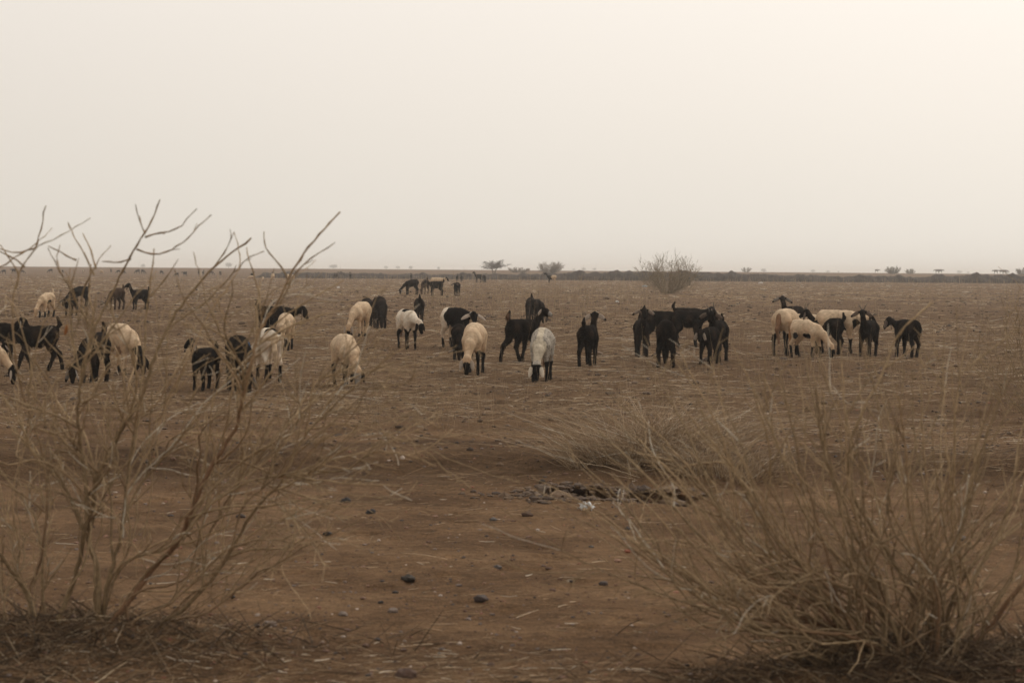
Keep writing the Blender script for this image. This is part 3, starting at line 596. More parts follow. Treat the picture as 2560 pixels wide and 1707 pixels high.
# ------------------------------------------------------------------ animals
def rcone(P, a, b, ra, rb):
    ba = b-a; l2 = ba@ba+1e-9; t = np.clip(((P-a)@ba)/l2, 0, 1)
    return np.linalg.norm(P-a-t[..., None]*ba, axis=-1)-(ra+(rb-ra)*t)
def smin(a, b, k): h = np.clip(.5+.5*(b-a)/k, 0, 1); return b*(1-h)+a*h-k*h*(1-h)
def surface_nets(Fv, org, st):
    s = Fv < 0; nx, ny, nz = Fv.shape
    acc = np.zeros((nx-1, ny-1, nz-1, 3)); cnt = np.zeros((nx-1, ny-1, nz-1))
    corners = [(i, j, k) for i in (0, 1) for j in (0, 1) for k in (0, 1)]
    sl = lambda c: (slice(c[0], nx-1+c[0]), slice(c[1], ny-1+c[1]), slice(c[2], nz-1+c[2]))
    for a in corners:
        for ax in range(3):
            if a[ax]: continue
            b = list(a); b[ax] = 1; fa = Fv[sl(a)]; fb = Fv[sl(b)]; m = (fa < 0) != (fb < 0)
            t = np.where(m, fa/(fa-fb+1e-12), 0)
            for d in range(3): acc[..., d] += m*(a[d]+(t if d == ax else 0))
            cnt += m
    act = cnt > 0; idx = -np.ones(act.shape, int); idx[act] = np.arange(act.sum())
    ijk = np.argwhere(act); V = (ijk+acc[act]/cnt[act][:, None])*st+org; Q = []
    for ax in range(3):
        o1, o2 = [(1, 2), (2, 0), (0, 1)][ax]
        A = [slice(1, -1)]*3; A[ax] = slice(0, -1); B = [slice(1, -1)]*3; B[ax] = slice(1, None)
        sa = s[tuple(A)]; sb = s[tuple(B)]; m = np.argwhere(sa != sb)
        if not len(m): continue
        inside = sa[tuple(m.T)]; c = m.copy(); off = np.ones(3, int); off[ax] = 0; c = c+off
        def cell(d1, d2):
            e = c.copy(); e[:, o1] -= d1; e[:, o2] -= d2; return idx[tuple(e.T)]
        q = np.stack([cell(1, 1), cell(0, 1), cell(0, 0), cell(1, 0)], -1); q[~inside] = q[~inside][:, ::-1]; Q.append(q)
    return V, np.concatenate(Q)
GP = dict( # pose presets: neck pitch, neck yaw, head pitch, head yaw (degrees), neck length
 graze=(-52, 0, -76, 0, .42), low=(-25, 0, -55, 0, .30), level=(12, 0, -25, 0, .30), up=(58, 0, -8, 0, .30), high=(70, 0, -5, 0, .33))
CB = np.array([.0095, .0078, .0068]); CC = np.array([.50, .37, .245]); CT = np.array([.40, .215, .10]); CW = np.array([.62, .53, .42])
def build_animal(kind, pose='graze', neck=None, coat='black', res=.0135, legs=(0, 0, 0, 0), tail=None, patches=(), face=None, legc=None, legz=.30, ear=None, earc=None, hair=2200, shag=1., fat=1., horns=False, tailc=None, spread=.012):
    goat = kind == 'goat'
    np_, ny_, hp, hy, nl = GP[pose]
    if neck: np_, ny_, hp, hy = [a if a is not None else b for a, b in zip(neck, (np_, ny_, hp, hy))]
    if not goat: nl *= .95
    if ny_: nl *= 1.05
    A = np.array
    dirv = lambda p, y: A([math.cos(R_(p))*math.cos(R_(y)), math.cos(R_(p))*math.sin(R_(y)), math.sin(R_(p))])
    prim = []  # (group, a, b, ra, rb, k)
    add = lambda g, a, b, ra, rb, k=.05: prim.append((g, A(a, float), A(b, float), ra, rb, k))
    dz = -.055 if pose == 'graze' else 0.
    f = fat*(.97 if goat else .98)
    add('body', (-.27, 0, .56), (-.02, 0, .535), .118*f, .148*f); add('body', (-.02, 0, .535), (.19, 0, .535+dz), .148*f, .128*f, .06)
    add('body', (-.04, 0, .495), (.10, 0, .49+dz*.6), .122*f, .118*f, .06); add('body', (-.30, 0, .615), (-.15, 0, .622), .070, .062, .05)
    add('body', (.13, 0, .61+dz), (.24, 0, .575+dz), .075, .09, .06); add('body', (.22, 0, .49+dz), (.25, 0, .51+dz), .088, .09, .06)
    add('body', (-.29, .07, .615), (-.29, -.07, .615), .042, .042, .04)
    nr0 = .088 if goat else .095
    root = A([.23, 0, .555+dz]); nd = dirv(np_, ny_); n0 = dirv(np_*.5, ny_*.5); mid = root+n0*nl*.42; hb = mid+nd*nl*.72
    if pose == 'graze' or hp < -60: hb[2] = max(hb[2], .235)
    add('neck', root, mid, nr0, .068 if goat else .078, .05); add('neck', mid, hb, .066 if goat else .076, .052, .035)
    hd = dirv(hp, hy); sd_ = A([-math.sin(R_(hy)), math.cos(R_(hy)), 0]); up = np.cross(hd, sd_)
    up = up if up[2] > 0 or abs(hp) > 60 else -up
    if abs(hp) > 60: up = np.cross(hd, sd_); up = up*(1 if up@A([math.cos(R_(hy)), math.sin(R_(hy)), .3]) > 0 else -1)
    sk = hb+hd*.02+up*.012; mz = hb+hd*.185-up*.012
    if mz[2] < .035: sh = .035-mz[2]; mz[2] += sh; sk[2] += sh; hb[2] += sh
    add('head', sk-hd*.01, sk+hd*.06, .062, .056, .03); add('head', sk+hd*.06, mz, .050, .034, .025); add('head', hb+hd*.05-up*.035, mz-up*.012, .035, .024, .02)
    add('head', sk+up*.02-hd*.01, sk+up*.022+hd*.03, .042, .038, .02)
    lr = 1.3 if goat else 1.0
    hipz, shz = .46, .43; sw = spread
    for i, s in enumerate((1, -1)):
        a = math.tan(R_(legs[i])); X = lambda x, z: x+a*(shz-z)
        y = .085*s*f; yo = y+s*sw
        add('leg', (.20, y*.95, shz+.03), (X(.19, .36), y*1.02, .36), .080, .055, .05); add('leg', (X(.19, .36), y*1.02, .36), (X(.215, .225), yo*.98, .225), .047*lr*.95, .030*lr, .03)
        add('leg', (X(.215, .225), yo*.98, .225), (X(.205, .075), yo, .075), .027*lr, .0215*lr, .02); add('leg', (X(.205, .075), yo, .075), (X(.225, .025), yo, .025), .024*lr, .027*lr, .02)
    for i, s in enumerate((1, -1)):
        a = math.tan(R_(legs[2+i])); X = lambda x, z: x+a*(hipz-z)
        y = .085*s*f; yo = y+s*sw
        add('leg', (-.26, y*.9, hipz+.06), (X(-.235, .37), y*1.08, .37), .105, .066, .05); add('leg', (X(-.235, .37), y*1.08, .37), (X(-.335, .25), yo*1.02, .25), .058, .033*lr, .03)
        add('leg', (X(-.335, .25), yo*1.02, .25), (X(-.305, .08), yo, .08), .029*lr, .022*lr, .02); add('leg', (X(-.305, .08), yo, .08), (X(-.285, .025), yo, .025), .0245*lr, .028*lr, .02)
    tail = tail or ('up' if goat else 'long')
    if tail == 'up': add('tail', (-.36, 0, .62), (-.425, 0, .70), .034, .036, .03); add('tail', (-.425, 0, .70), (-.40, 0, .785), .036, .022, .03)
    elif tail == 'tall': add('tail', (-.36, 0, .62), (-.41, 0, .73), .034, .036, .03); add('tail', (-.41, 0, .73), (-.365, 0, .82), .036, .020, .03)
    elif tail == 'short': add('tail', (-.37, 0, .60), (-.43, 0, .50), .032, .016, .03)
    elif tail == 'long': add('tail', (-.37, 0, .58), (-.425, .01, .40), .042, .036, .03); add('tail', (-.425, .01, .40), (-.41, -.015, .20), .036, .017, .03)
    lo = np.min([np.minimum(p[1], p[2])-max(p[3], p[4]) for p in prim], 0)-.05; hi = np.max([np.maximum(p[1], p[2])+max(p[3], p[4]) for p in prim], 0)+.05
    n = np.ceil((hi-lo)/res).astype(int)+1; Fv = np.full(n, .5)
    ax = [lo[d]+np.arange(n[d])*res for d in range(3)]
    for g, a, b, ra, rb, k in prim:
        m = max(ra, rb)+k+.03; l = np.minimum(a, b)-m; h = np.maximum(a, b)+m
        sl = tuple(slice(max(0, np.searchsorted(ax[d], l[d])-1), min(n[d], np.searchsorted(ax[d], h[d])+1)) for d in range(3))
        G = np.stack(np.meshgrid(*[ax[d][sl[d]] for d in range(3)], indexing='ij'), -1)
        Fv[sl] = smin(Fv[sl], rcone(G, a, b, ra, rb), k)
    if res < .02:
        G0, G1, G2 = np.meshgrid(*ax, indexing='ij'); ph = rng.uniform(0, 6, 3)
        Fv += .0035*np.sin(G0*31+ph[0])*np.sin(G1*37+ph[1])*np.sin(G2*23+ph[2])+.0025*np.sin(G0*67+G2*30+ph[1])*np.sin(G1*71+ph[0]+G2*19)
    V, Q = surface_nets(Fv, lo, res)
    gd = {}
    for g, a, b, ra, rb, k in prim:
        d = rcone(V, a, b, ra, rb); gd[g] = np.minimum(gd.get(g, 9), d)
    names = list(gd); who = np.argmin(np.stack([gd[k] for k in names]), 0)
    base = dict(black=CB, cream=CC, white=CW, brown=A([.055, .034, .022]), grey=A([.36, .315, .26]), darkgrey=A([.018, .0145, .0125]))[coat]
    C = np.tile(base, (len(V), 1)); nz_ = np.sin(V[:, 0]*17+ph_(1))*np.sin(V[:, 1]*21+ph_(2))*np.sin(V[:, 2]*15+ph_(3))
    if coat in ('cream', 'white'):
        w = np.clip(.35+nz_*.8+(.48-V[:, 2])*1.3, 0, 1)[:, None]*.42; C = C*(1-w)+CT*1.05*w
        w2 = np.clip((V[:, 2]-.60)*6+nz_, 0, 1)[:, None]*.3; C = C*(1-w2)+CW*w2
    if coat == 'grey':
        sp = np.sin(V[:, 0]*95+3*np.sin(V[:, 1]*60))*np.sin(V[:, 1]*88+2*np.sin(V[:, 2]*70))*np.sin(V[:, 2]*79+V[:, 0]*30); C = np.where((sp > .22)[:, None], C*.45, C); nk = (who == names.index('neck'))|((np.abs(V[:, 1]) < .05) & (V[:, 2] > .55)); C[nk] = C[nk]*.4+A([.55, .46, .33])*.6
    if coat in ('black', 'darkgrey'): C = C*(1+.5*np.clip(nz_, -1, 1))[:, None]; C += np.clip(nz_+.2, 0, 1)[:, None]*A([.013, .007, .003])
    col = dict(black=CB, cream=CC, white=CW, tan=CT, brown=A([.09, .05, .03]), grey=A([.25, .22, .19]), blue=A([.04, .08, .14]), rust=A([.21, .115, .065]), pale=A([.36, .29, .23]))
    if legc:
        lg = (who == names.index('leg')) & (V[:, 2] < legz+.04*nz_); C[lg] = col[legc]*(1+.3*nz_[lg])[:, None]
    hf = (V-sk)@hd
    if face:
        fm = (who == names.index('head')) & (hf > (face[1] if len(face) > 1 else -.1)); C[fm] = col[face[0]]
    for p in patches:
        q = (V-A(p[:3], float))/(A(p[3]) if hasattr(p[3], '__len__') else p[3]); m = (np.linalg.norm(q, axis=1)+.22*nz_) < 1; C[m] = col[p[4]]
    if tail in ('long',) : tm = who == names.index('tail'); C[tm] = col[tailc or 'tan']*(1+.2*nz_[tm])[:, None]
    hoof = V[:, 2] < .035; C[hoof] = C[hoof]*.5+A([.03, .025, .02])*.5
    mzm = (np.linalg.norm(V-mz-hd*.03, axis=1) < .022); C[mzm] = C[mzm]*.3
    for s in (1, -1): e = np.linalg.norm(V-(sk+hd*.055+sd_*s*.048+up*.018), axis=1) < .013; C[e] = A([.008, .006, .005])
    # ears
    T = Tubes(); ec = col[earc] if earc else (A([.16, .12, .095]) if goat else base)
    for s in (1, -1):
        b = sk+sd_*s*.05+up*.018-hd*.01
        if ear == 'droop' or (not goat and ear != 'out'): dv = sd_*s*.42+A([0, 0, -1])*.75+hd*.15; Le = .14 if not goat else .19
        else: dv = sd_*s*.86+A([0, 0, -1])*(.42 if s > 0 else .34)-hd*.1; Le = .215
        dv = dv/np.linalg.norm(dv); t = np.linspace(0, 1, 9); P = b+dv*t[:, None]*Le+A([0, 0, -1])*(t**2)[:, None]*.025
        cc = np.tile(ec, (9, 1)); cc[:2] = C[np.argmin(np.linalg.norm(V-b, axis=1))]
        if goat: cc[-2:] = CB*1.5
        T.add(P, .036*np.sin(np.pi*(t*.86+.09))**.7+.003, cc, 8, flat=.22, flatv=hd if goat else up)
    Ve, Fe, Ce = T.arrays(); faces = [np.concatenate([Q, Fe+len(V)])]; vv = [V, Ve]; cl = [C, Ce]; nb = len(V)+len(Ve)
    # coat tufts: short locks that fray the outline
    if hair:
        fi = rng.integers(0, len(Q), hair); a, b, c, d = [V[Q[fi, k]] for k in range(4)]; nn = np.cross(c-a, d-b); nn /= np.linalg.norm(nn, axis=1)[:, None]+1e-9
        ctr = (a+b+c+d)/4; hl = rng.uniform(.014, .036, hair)*shag*(1.15 if goat else .62); wq = who[Q[fi, 0]]; hl *= np.where(wq == names.index('head'), .35, 1)
        lay = A([-.35, 0, -1.])+rng.normal(0, .25, (hair, 3)); dirn = nn*.42+lay*.75; bad = (ctr[:, 2] < .09); hl[bad] *= .5
        tip = ctr+dirn/np.linalg.norm(dirn, axis=1)[:, None]*hl[:, None]; tip[:, 2] = np.maximum(tip[:, 2], .004)
        sdv = np.cross(nn, dirn); sdv /= np.linalg.norm(sdv, axis=1)[:, None]+1e-9; w = (hl*.17+.002)[:, None]
        Vh = np.stack([ctr-sdv*w-nn*.004, ctr+sdv*w-nn*.004, tip], 1).reshape(-1, 3); Fh = np.arange(hair*3).reshape(-1, 3)+nb
        cl.append(np.repeat(C[Q[fi, 0]]*(rng.uniform(.7, 1.4, (hair, 1)) if goat else rng.uniform(.88, 1.12, (hair, 1))), 3, 0)); vv.append(Vh); faces.append(Fh)
    hn = []
    if horns:
        for s in (1, -1):
            t = np.linspace(0, 1, 8)[:, None]; P = sk+up*.05+sd_*s*.022+hd*.0+(up*.11*t-hd*.07*t**2+sd_*s*(.03*t+.05*t**2)); TH = Tubes(); TH.add(P, np.linspace(.013, .003, 8), (.06, .05, .042), 6); hn.append(TH)
    VV = np.concatenate(vv); VV[:, 0] *= .88; VV[:, 1] *= .85
    for t in hn:
        for q in t.V: q[:, 0] *= .88; q[:, 1] *= .85
    return VV, faces, np.concatenate(cl), hn
def ph_(i): return [0, .7, 1.9, 2.6][i]
def place(o, px, py, h, psi, D=None):
    p = at(px, py) if D is None else Vector((ray(px, py).x*D, D, float(H(ray(px, py).x*D, D))))
    s = h*p.y/F/.685; o.location = p; o.scale = (s, s, s); o.rotation_euler = (0, 0, R_(psi)); return p
def animal(kind, px, py, h, psi, label, group, D=None, **kw):
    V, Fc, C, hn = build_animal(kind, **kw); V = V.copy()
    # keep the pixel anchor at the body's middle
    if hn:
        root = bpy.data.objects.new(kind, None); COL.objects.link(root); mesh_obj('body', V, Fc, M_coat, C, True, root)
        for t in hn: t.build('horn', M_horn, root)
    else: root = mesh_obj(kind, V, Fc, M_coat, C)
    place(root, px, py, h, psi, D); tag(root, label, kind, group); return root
G1, G2 = 'black goats of the near herd', 'pale sheep of the near herd'
g = lambda *a, **k: animal('goat', *a[:4], a[4], G1, **k)
s = lambda *a, **k: animal('sheep', *a[:4], a[4], G2, **k)
# --- left part of the herd
g(115, 794, 62, -108, 'pale goat with upturned tail and dark belly patch, grazing alone far left', pose='graze', coat='cream', legc='black', legz=.20, patches=[(0, .16, .42, (.14, .08, .08), 'black')], earc='grey', tail='up', shag=.6)
g(198, 766, 50, -145, 'black goat seen behind another black goat at far left, grazing with rump raised', pose='graze', tail='up')
g(177, 791, 54, -100, 'black goat with white streaked ear facing the camera in front of its grazing neighbour', pose='level', neck=(-8, 0, -60, -20), earc='grey')
g(291, 774, 54, -115, 'brown black goat grazing between the left shrub twigs', pose='graze', coat='brown')
g(349, 774, 50, -138, 'slim black goat standing in profile with head high, looking left', pose='high', neck=(62, 0, -8, 0), ear='droop', tail='up', shag=.8)
g(-2, 905, 98, -20, 'black goat cut by the left edge with its head raised to the right', pose='up', neck=(38, 0, -28, 0), ear='droop', earc='grey')
g(92, 926, 111, 208, 'large black goat striding left with tail cocked high and small white rump dot', pose='low', neck=(-35, 0, -60, 0), tail='tall', legs=(22, -20, 14, -24), patches=[(-.40, 0, .655, .022, 'white')], hair=3600)
g(234, 957, 125, -102, 'shaggy black goat grazing towards the camera behind the left shrub forked stem', pose='graze', neck=(None, -14, None, -14), tail='tall', ear='droop', earc='grey', hair=3600, legs=(8, -6, 0, 0))
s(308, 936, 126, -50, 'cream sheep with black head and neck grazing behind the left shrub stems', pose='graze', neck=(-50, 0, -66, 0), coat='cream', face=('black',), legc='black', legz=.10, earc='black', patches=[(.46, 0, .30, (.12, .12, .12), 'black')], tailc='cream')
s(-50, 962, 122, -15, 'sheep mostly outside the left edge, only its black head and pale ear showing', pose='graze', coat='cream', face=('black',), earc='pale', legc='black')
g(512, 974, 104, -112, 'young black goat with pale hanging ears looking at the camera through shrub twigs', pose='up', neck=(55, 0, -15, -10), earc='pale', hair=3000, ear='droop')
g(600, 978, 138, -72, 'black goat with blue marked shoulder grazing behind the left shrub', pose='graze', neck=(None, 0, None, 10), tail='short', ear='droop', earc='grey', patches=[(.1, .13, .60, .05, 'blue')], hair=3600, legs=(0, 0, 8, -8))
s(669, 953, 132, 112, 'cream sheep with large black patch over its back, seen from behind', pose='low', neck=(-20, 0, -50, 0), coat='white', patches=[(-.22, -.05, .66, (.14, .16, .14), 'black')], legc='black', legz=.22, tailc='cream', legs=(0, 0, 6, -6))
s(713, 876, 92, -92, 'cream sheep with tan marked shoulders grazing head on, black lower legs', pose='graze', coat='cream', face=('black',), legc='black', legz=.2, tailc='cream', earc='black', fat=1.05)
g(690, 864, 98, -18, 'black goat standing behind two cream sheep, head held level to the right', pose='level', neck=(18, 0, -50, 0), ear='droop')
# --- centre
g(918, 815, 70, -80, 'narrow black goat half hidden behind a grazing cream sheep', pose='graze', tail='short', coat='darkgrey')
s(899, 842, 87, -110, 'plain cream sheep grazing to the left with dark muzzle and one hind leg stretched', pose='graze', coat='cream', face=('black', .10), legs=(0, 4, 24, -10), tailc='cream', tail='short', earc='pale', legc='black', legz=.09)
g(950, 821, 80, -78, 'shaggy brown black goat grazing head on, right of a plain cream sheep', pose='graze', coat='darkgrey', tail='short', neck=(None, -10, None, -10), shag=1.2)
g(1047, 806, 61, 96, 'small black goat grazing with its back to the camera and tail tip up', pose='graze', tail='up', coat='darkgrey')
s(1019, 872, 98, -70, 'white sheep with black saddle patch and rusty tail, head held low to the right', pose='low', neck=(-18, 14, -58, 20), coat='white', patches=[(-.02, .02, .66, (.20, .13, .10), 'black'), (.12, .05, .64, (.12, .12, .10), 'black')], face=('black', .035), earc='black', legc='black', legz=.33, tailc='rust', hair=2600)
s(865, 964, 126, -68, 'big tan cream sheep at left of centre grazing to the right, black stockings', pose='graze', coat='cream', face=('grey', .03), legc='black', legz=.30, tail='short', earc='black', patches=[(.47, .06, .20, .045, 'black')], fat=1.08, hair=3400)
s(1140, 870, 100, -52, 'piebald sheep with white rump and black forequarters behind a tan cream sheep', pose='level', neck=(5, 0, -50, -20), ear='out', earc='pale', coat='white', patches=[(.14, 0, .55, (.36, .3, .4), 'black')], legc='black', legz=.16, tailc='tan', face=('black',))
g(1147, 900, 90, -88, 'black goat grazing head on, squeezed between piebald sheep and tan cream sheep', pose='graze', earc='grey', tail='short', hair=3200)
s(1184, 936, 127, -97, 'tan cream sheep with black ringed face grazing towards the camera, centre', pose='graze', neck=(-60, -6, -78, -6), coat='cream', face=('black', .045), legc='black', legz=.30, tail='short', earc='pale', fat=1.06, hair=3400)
g(1326, 806, 62, -95, 'black goat with tail up, left of a pair far behind the long eared goat', pose='graze', tail='up', coat='darkgrey')
g(1343, 808, 60, 60, 'dark goat grazing away, right of a pair far behind the long eared goat', pose='graze', tail='short', coat='darkgrey')
g(1306, 903, 105, 48, 'long eared black goat striding away, head high and turned right, brownish raised tail', pose='high', neck=(50, -8, -12, -72), legs=(-16, 10, -26, 14), tail='tall', earc='pale', hair=3600, patches=[(-.42, 0, .74, (.03, .05, .08), 'brown')], face=('grey', .12))
s(1354, 953, 131, -97, 'grey speckled sheep with black face and pale ears grazing head on', pose='graze', neck=(-62, -5, -82, -5), coat='grey', face=('black', -.02), legc='black', legz=.26, earc='white', tailc='rust', fat=1.06, hair=3400, legs=(0, 10, 0, 0))
g(1471, 914, 101, 74, 'black goat walking away alone with pale spread ears, right of the speckled sheep', pose='high', neck=(62, 0, 0, 0), earc='pale', tail='tall', legs=(10, -12, -10, 6), hair=3400)
# --- right of centre
g(1604, 891, 93, -88, 'slim black goat facing the camera, pale throat stripe, ears held out', pose='high', neck=(66, 0, -35, 0), earc='pale', coat='darkgrey', patches=[(.36, 0, .66, (.05, .025, .10), 'brown')], hair=2600, fat=.9)
g(1655, 866, 88, 8, 'long black goat in profile behind the nearest rear view goat, tail to the left', pose='level', tail='up', legs=(4, -4, -14, -4), hair=3000)
g(1722, 866, 88, -24, 'black goat in profile with white poll and pale ear, head low to the right', pose='level', neck=(14, 0, -55, 0), earc='pale', tail='short', legs=(12, -4, 0, 10), patches=[(.50, 0, .71, .03, 'white')])
g(1722, 846, 76, -8, 'horned black goat furthest back in the black group, tufted tail raised', pose='level', neck=(22, 0, -35, 0), tail='tall', horns=True, coat='darkgrey')
g(1664, 917, 117, 86, 'black goat grazing straight away from the camera, rump nearest in the black group', pose='graze', tail='short', hair=3600, spread=.04, legs=(0, 0, 0, 0))
g(1792, 906, 105, -108, 'horned black goat at the right end of the black group, ears straight out', pose='high', neck=(48, 0, -25, 0), horns=True, hair=3200, legs=(0, 6, -14, 8))
g(1772, 910, 92, -114, 'black goat with pale ear and lowered head, in front of the horned one', pose='level', neck=(10, 0, -45, 10), earc='pale', ear='droop', hair=3200, legs=(-8, 10, 0, 0), tail='short')
# --- right part
g(1981, 846, 80, -132, 'black goat behind the sheep cluster, long neck raised and looking left', pose='high', neck=(66, 0, -25, 40), coat='darkgrey', tail='short', earc='grey')
s(2018, 866, 80, -20, 'cream sheep almost hidden between the raised neck goat and the horned goat', pose='level', coat='cream', tail='short')
s(1966, 889, 115, 62, 'big cream sheep with very long rusty tail and black hind legs', pose='low', neck=(-15, 0, -50, 0), coat='cream', legc='black', legz=.36, tailc='rust', fat=1.08, hair=3200, legs=(0, 0, -6, 8))
s(2018, 895, 95, -42, 'cream sheep with two black belly blotches grazing to the right', pose='graze', coat='cream', patches=[(-.20, -.15, .40, .06, 'black'), (.06, -.14, .39, (.13, .08, .055), 'black')], legc='black', legz=.22, face=('black', .06), tail='long', tailc='tan', earc='black', hair=3000, legs=(6, -6, 4, -4))
s(2096, 883, 107, -12, 'tall cream sheep with black chest and belly patch standing behind the black goats', pose='level', neck=(0, 0, -50, 0), coat='cream', patches=[(.02, -.1, .38, (.12, .1, .06), 'black'), (.30, -.02, .46, (.08, .14, .12), 'black')], legc='black', legz=.24, face=('black',), tail='short')
g(2068, 884, 89, 138, 'horned black goat with tail erect and white throat, looking left among the sheep', pose='high', neck=(46, 0, -20, 10), horns=True, ear='droop', tail='up', legs=(0, 0, -6, 6))
g(2170, 892, 91, -116, 'horned black goat with very wide ears, left neighbour of the white polled goat', pose='high', neck=(60, 0, -18, 20), horns=True, legs=(0, 10, 6, -8), tail='short', hair=3200)
g(2266, 893, 94, 113, 'rightmost black goat with white poll, head turned low to the left', pose='level', neck=(22, 8, -40, 20), ear='droop', patches=[(.49, .05, .75, .045, 'white')], tail='short', hair=3200, legs=(0, 0, -4, 8))
# --- middle distance
G3 = 'goats and sheep in the middle distance'
m = lambda kind, *a, **k: animal(kind, *a[:4], a[4], G3, **{**dict(res=.02, hair=900), **k})
m('goat', 1028, 736.5, 38, -155, 'black goat grazing to the left, first of a small group in front of the bank', pose='graze', tail='short', earc='grey')
m('goat', 1062, 736, 37, -105, 'brownish goat with raised tail grazing head on, second of the small group', pose='graze', coat='brown')
m('goat', 1090, 741, 38, -158, 'black goat with head held left in front of a cream sheep, before the bank', pose='level', neck=(25, 0, -30, 0), tail='up')
m('sheep', 1093, 727, 33, -15, 'cream sheep with black head standing behind a black goat, before the bank', pose='level', neck=(20, 0, -30, 0), coat='cream', face=('black',), tail='short')
m('goat', 1142, 740, 34, -98, 'small black goat with white striped head facing the camera, before the bank', pose='level', patches=[(.45, 0, .7, (.1, .012, .1), 'white')], tail='short')
m('goat', 1196, 706.5, 21, -145, 'black goat with raised head at the foot of the bank below the acacia', pose='high', neck=(60, 0, -10, 0), tail='short')
m('goat', 1211, 706, 18, 80, 'black goat seen from behind beside the goat below the acacia', pose='graze', tail='short')
m('goat', 1379, 711, 23, 178, 'half black half cream goat facing left in front of the bank, below the rounded bush', pose='up', coat='cream', patches=[(.3, 0, .55, (.36, .3, .45), 'black')], face=('grey',), tail='short')
m('goat', 1722, 714, 22, -100, 'dark goat standing behind the lone bare bush, its legs showing', pose='graze', tail='short')
# --- far animals: low-detail originals, then copies
far = {}
def proto(key, kind, **kw):
    V, Fc, C, hn = build_animal(kind, res=.032, hair=0, **kw); far[key] = (kind, V, Fc, C)
proto('side', 'goat', pose='graze', tail='short'); proto('walk', 'goat', pose='level', tail='up', legs=(10, -10, 8, -8)); proto('head', 'goat', pose='high', tail='short')
proto('brown', 'goat', pose='graze', coat='brown', tail='short'); proto('cream', 'sheep', pose='graze', coat='cream', tail='short', legc='black', legz=.2); proto('pale', 'sheep', pose='level', coat='white', tail='short', face=('black',), legc='black', legz=.2)
fmesh = {}
G4 = 'tiny animals of the far herd'
def farone(key, px, py, h, psi, label, D=None):
    kind, V, Fc, C = far[key]
    if key not in fmesh: o = mesh_obj(kind, V, Fc, M_coat, C); fmesh[key] = o
    else: o = fmesh[key].copy(); COL.objects.link(o)
    place(o, px, py, h, psi, D); tag(o, label, kind, G4)
for a in [('side', 9, 685, 11, 185, 'tiny black goat grazing left, nearest the left edge of the far herd'), ('walk', 34, 684, 12, 160, 'largest dark goat of the far left trio'), ('brown', 56, 685, 10, 10, 'brownish goat, right one of the far left trio'),
  ('side', 126, 683, 10.5, 190, 'lone black goat far off between the first and second tall shrub tips'), ('brown', 157, 682.5, 8, -60, 'faint brown goat just right of the lone far black goat'), ('pale', 207, 682.5, 8, -80, 'tiny white sheep alone on the far left plain'),
  ('cream', 254, 685, 10, -40, 'tiny cream and dark sheep right of the lone white one'), ('head', 277.5, 681, 7.5, -90, 'tiny upright goat beyond the tiny cream sheep'), ('side', 296, 684, 9, 200, 'far goat hidden half behind the leaning shrub stem, left side'), ('side', 309.5, 685, 8.5, -20, 'far goat hidden half behind the leaning shrub stem, right side'),
  ('side', 344, 685, 11, 200, 'left one of two far black goats grazing back to back'), ('side', 357.5, 685, 11, -25, 'right one of two far black goats grazing back to back'), ('side', 404, 686, 9.5, -30, 'small black goat right of the back to back pair'), ('side', 442, 691.5, 9.5, -160, 'black goat grazing close to the ground, left of a dark stocky one'),
  ('walk', 462, 691, 11.5, 150, 'dark stocky goat near the middle of the far left plain'), ('head', 497, 687.5, 11, -90, 'left of two upright far goats left of the brown ones'), ('head', 508, 687.5, 9.5, -70, 'right of two upright far goats left of the brown ones'), ('brown', 528, 688, 11.5, -20, 'brown far goat behind the leaning shrub twig'), ('brown', 551, 688, 10.5, -70, 'brown far goat, last before the black and cream group'),
  ('head', 631, 697, 14, -60, 'black goat standing tall over a cream sheep at the left end of the bank'), ('cream', 628, 702, 13, 190, 'cream sheep in front of the tall black goat at the left end of the bank'), ('cream', 657, 703, 11, -90, 'low cream lamb left of two cream sheep before the bank end'), ('cream', 681.5, 703, 19, -95, 'tallest cream sheep before the left end of the bank'),
  ('cream', 720, 699, 14, -90, 'cream sheep half hidden by a shrub stem before the bank'), ('cream', 732, 703, 16, -100, 'cream sheep right of the shrub stem before the bank'), ('head', 876, 697.5, 13, -90, 'darkest upright goat before the bank, standing alone'), ('head', 836, 696, 10.5, -80, 'small dark goat left of the brown upright pair at the bank'),
  ('head', 842, 696, 10, -100, 'small dark goat touching the brown upright pair at the bank'), ('head', 1028, 699, 12, -90, 'small upright goat behind the first grazing goat before the bank'), ('head', 1143, 702.5, 13.5, -80, 'left of two upright dark goats at the bank above the white striped goat'), ('head', 1154, 703.5, 13.5, -100, 'right of two upright dark goats at the bank above the white striped goat')]: farone(*a)
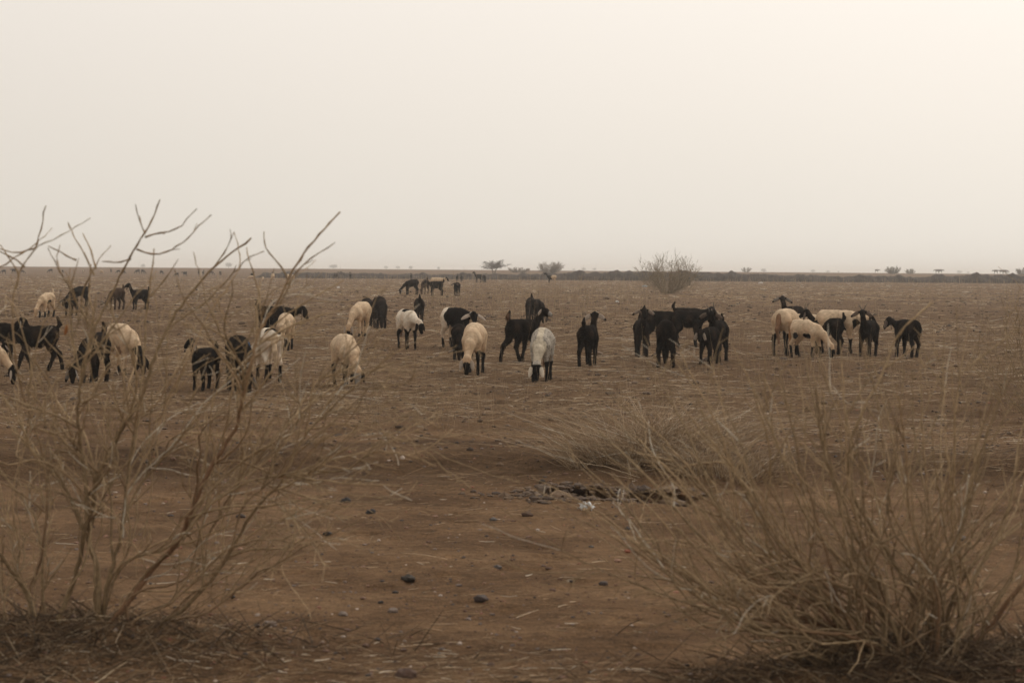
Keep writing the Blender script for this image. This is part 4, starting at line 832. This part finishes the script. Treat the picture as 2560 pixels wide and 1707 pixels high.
for a in [('walk', 667, 690, 9, -90, 'goat with dark head beyond the left end of the bank'), ('head', 682, 690, 11, -90, 'dark goat beyond the bank right above the tallest cream sheep'), ('head', 739, 690, 13, -90, 'dark upright goat beyond the bank right of the shrub stem'), ('pale', 756, 690, 12, 175, 'white sheep standing beyond the bank'), ('side', 768, 690, 9, 180, 'black goat grazing beyond the bank right of the white sheep'),
  ('head', 775, 690, 8.5, -90, 'small black goat close beside the grazing one beyond the bank'), ('head', 789, 690, 10.5, -90, 'left of two upright goats beyond the bank, brown grey'), ('head', 797, 690, 11, -90, 'right of two upright goats beyond the bank, bluish grey'), ('side', 831, 690, 10, 200, 'goat back showing over the bank left of the brown pair'), ('head', 846, 690, 12, -90, 'left one of the tall brown pair on the bank'),
  ('head', 853, 690, 12.5, -90, 'right one of the tall brown pair on the bank'), ('walk', 862, 690, 9, 0, 'goat back showing over the bank right of the brown pair')]: farone(*a, D=226)
# cattle on the far rise
G5 = 'cattle on the skyline'
CWM = {}
def crest(px):
    yy = np.linspace(380, 640, 400); zz = H(ray(px, 684).x*yy, yy); return float(yy[np.argmax((zz-CAMZ)/yy)])
def cow(px, h, psi, label, D=None):
    h *= 1.25
    D = crest(px)-1
    if 'm' not in CWM:
        V, Fc, C, hn = build_animal('sheep', res=.03, hair=0, pose='level', neck=(5, 0, -50, 0), coat='brown', tail='short', fat=1.0); CWM['m'] = o = mesh_obj('cow', V, Fc, M_coat, C)
    else: o = CWM['m'].copy(); COL.objects.link(o)
    place(o, px, 690, h, psi, D); tag(o, label, 'cow', G5)
cow(2192, 7.5, -10, 'single small cow on the skyline left of the bare skyline bush'); cow(2343, 8.5, 178, 'left one of two cows standing end to end on the skyline'); cow(2351, 8.5, 2, 'right one of two cows standing end to end on the skyline')
cow(2489, 8.5, 180, 'left cow of the rightmost skyline group'); cow(2503, 8.5, 175, 'middle cow of the rightmost skyline group'); cow(2512, 8.5, 5, 'cow touching the middle one in the rightmost skyline group'); cow(2548, 8.5, 180, 'cow under the bush at the right edge of the skyline')

# ------------------------------------------------------------------ dusty air
hz = bpy.data.materials.new('dusty_air'); hz.use_nodes = True; t = hz.node_tree; t.nodes.clear()
pv = N(t, 'ShaderNodeVolumePrincipled'); pv.inputs['Color'].default_value = (1., .975, .935, 1); pv.inputs['Density'].default_value = 6e-4; pv.inputs['Anisotropy'].default_value = .3
om = N(t, 'ShaderNodeOutputMaterial'); L(t, pv.outputs[0], om.inputs['Volume'])
x0, x1, y0, y1, z0, z1 = -9900, 9900, -80, 6050, -1.6, 9.5
Vb = [(x, y, z) for z in (z0, z1) for y in (y0, y1) for x in (x0, x1)]
Fb = np.array([[0, 2, 3, 1], [4, 5, 7, 6], [0, 1, 5, 4], [2, 6, 7, 3], [0, 4, 6, 2], [1, 3, 7, 5]])
tag(mesh_obj('haze', np.array(Vb, float), Fb, hz, None, False), kind='stuff')
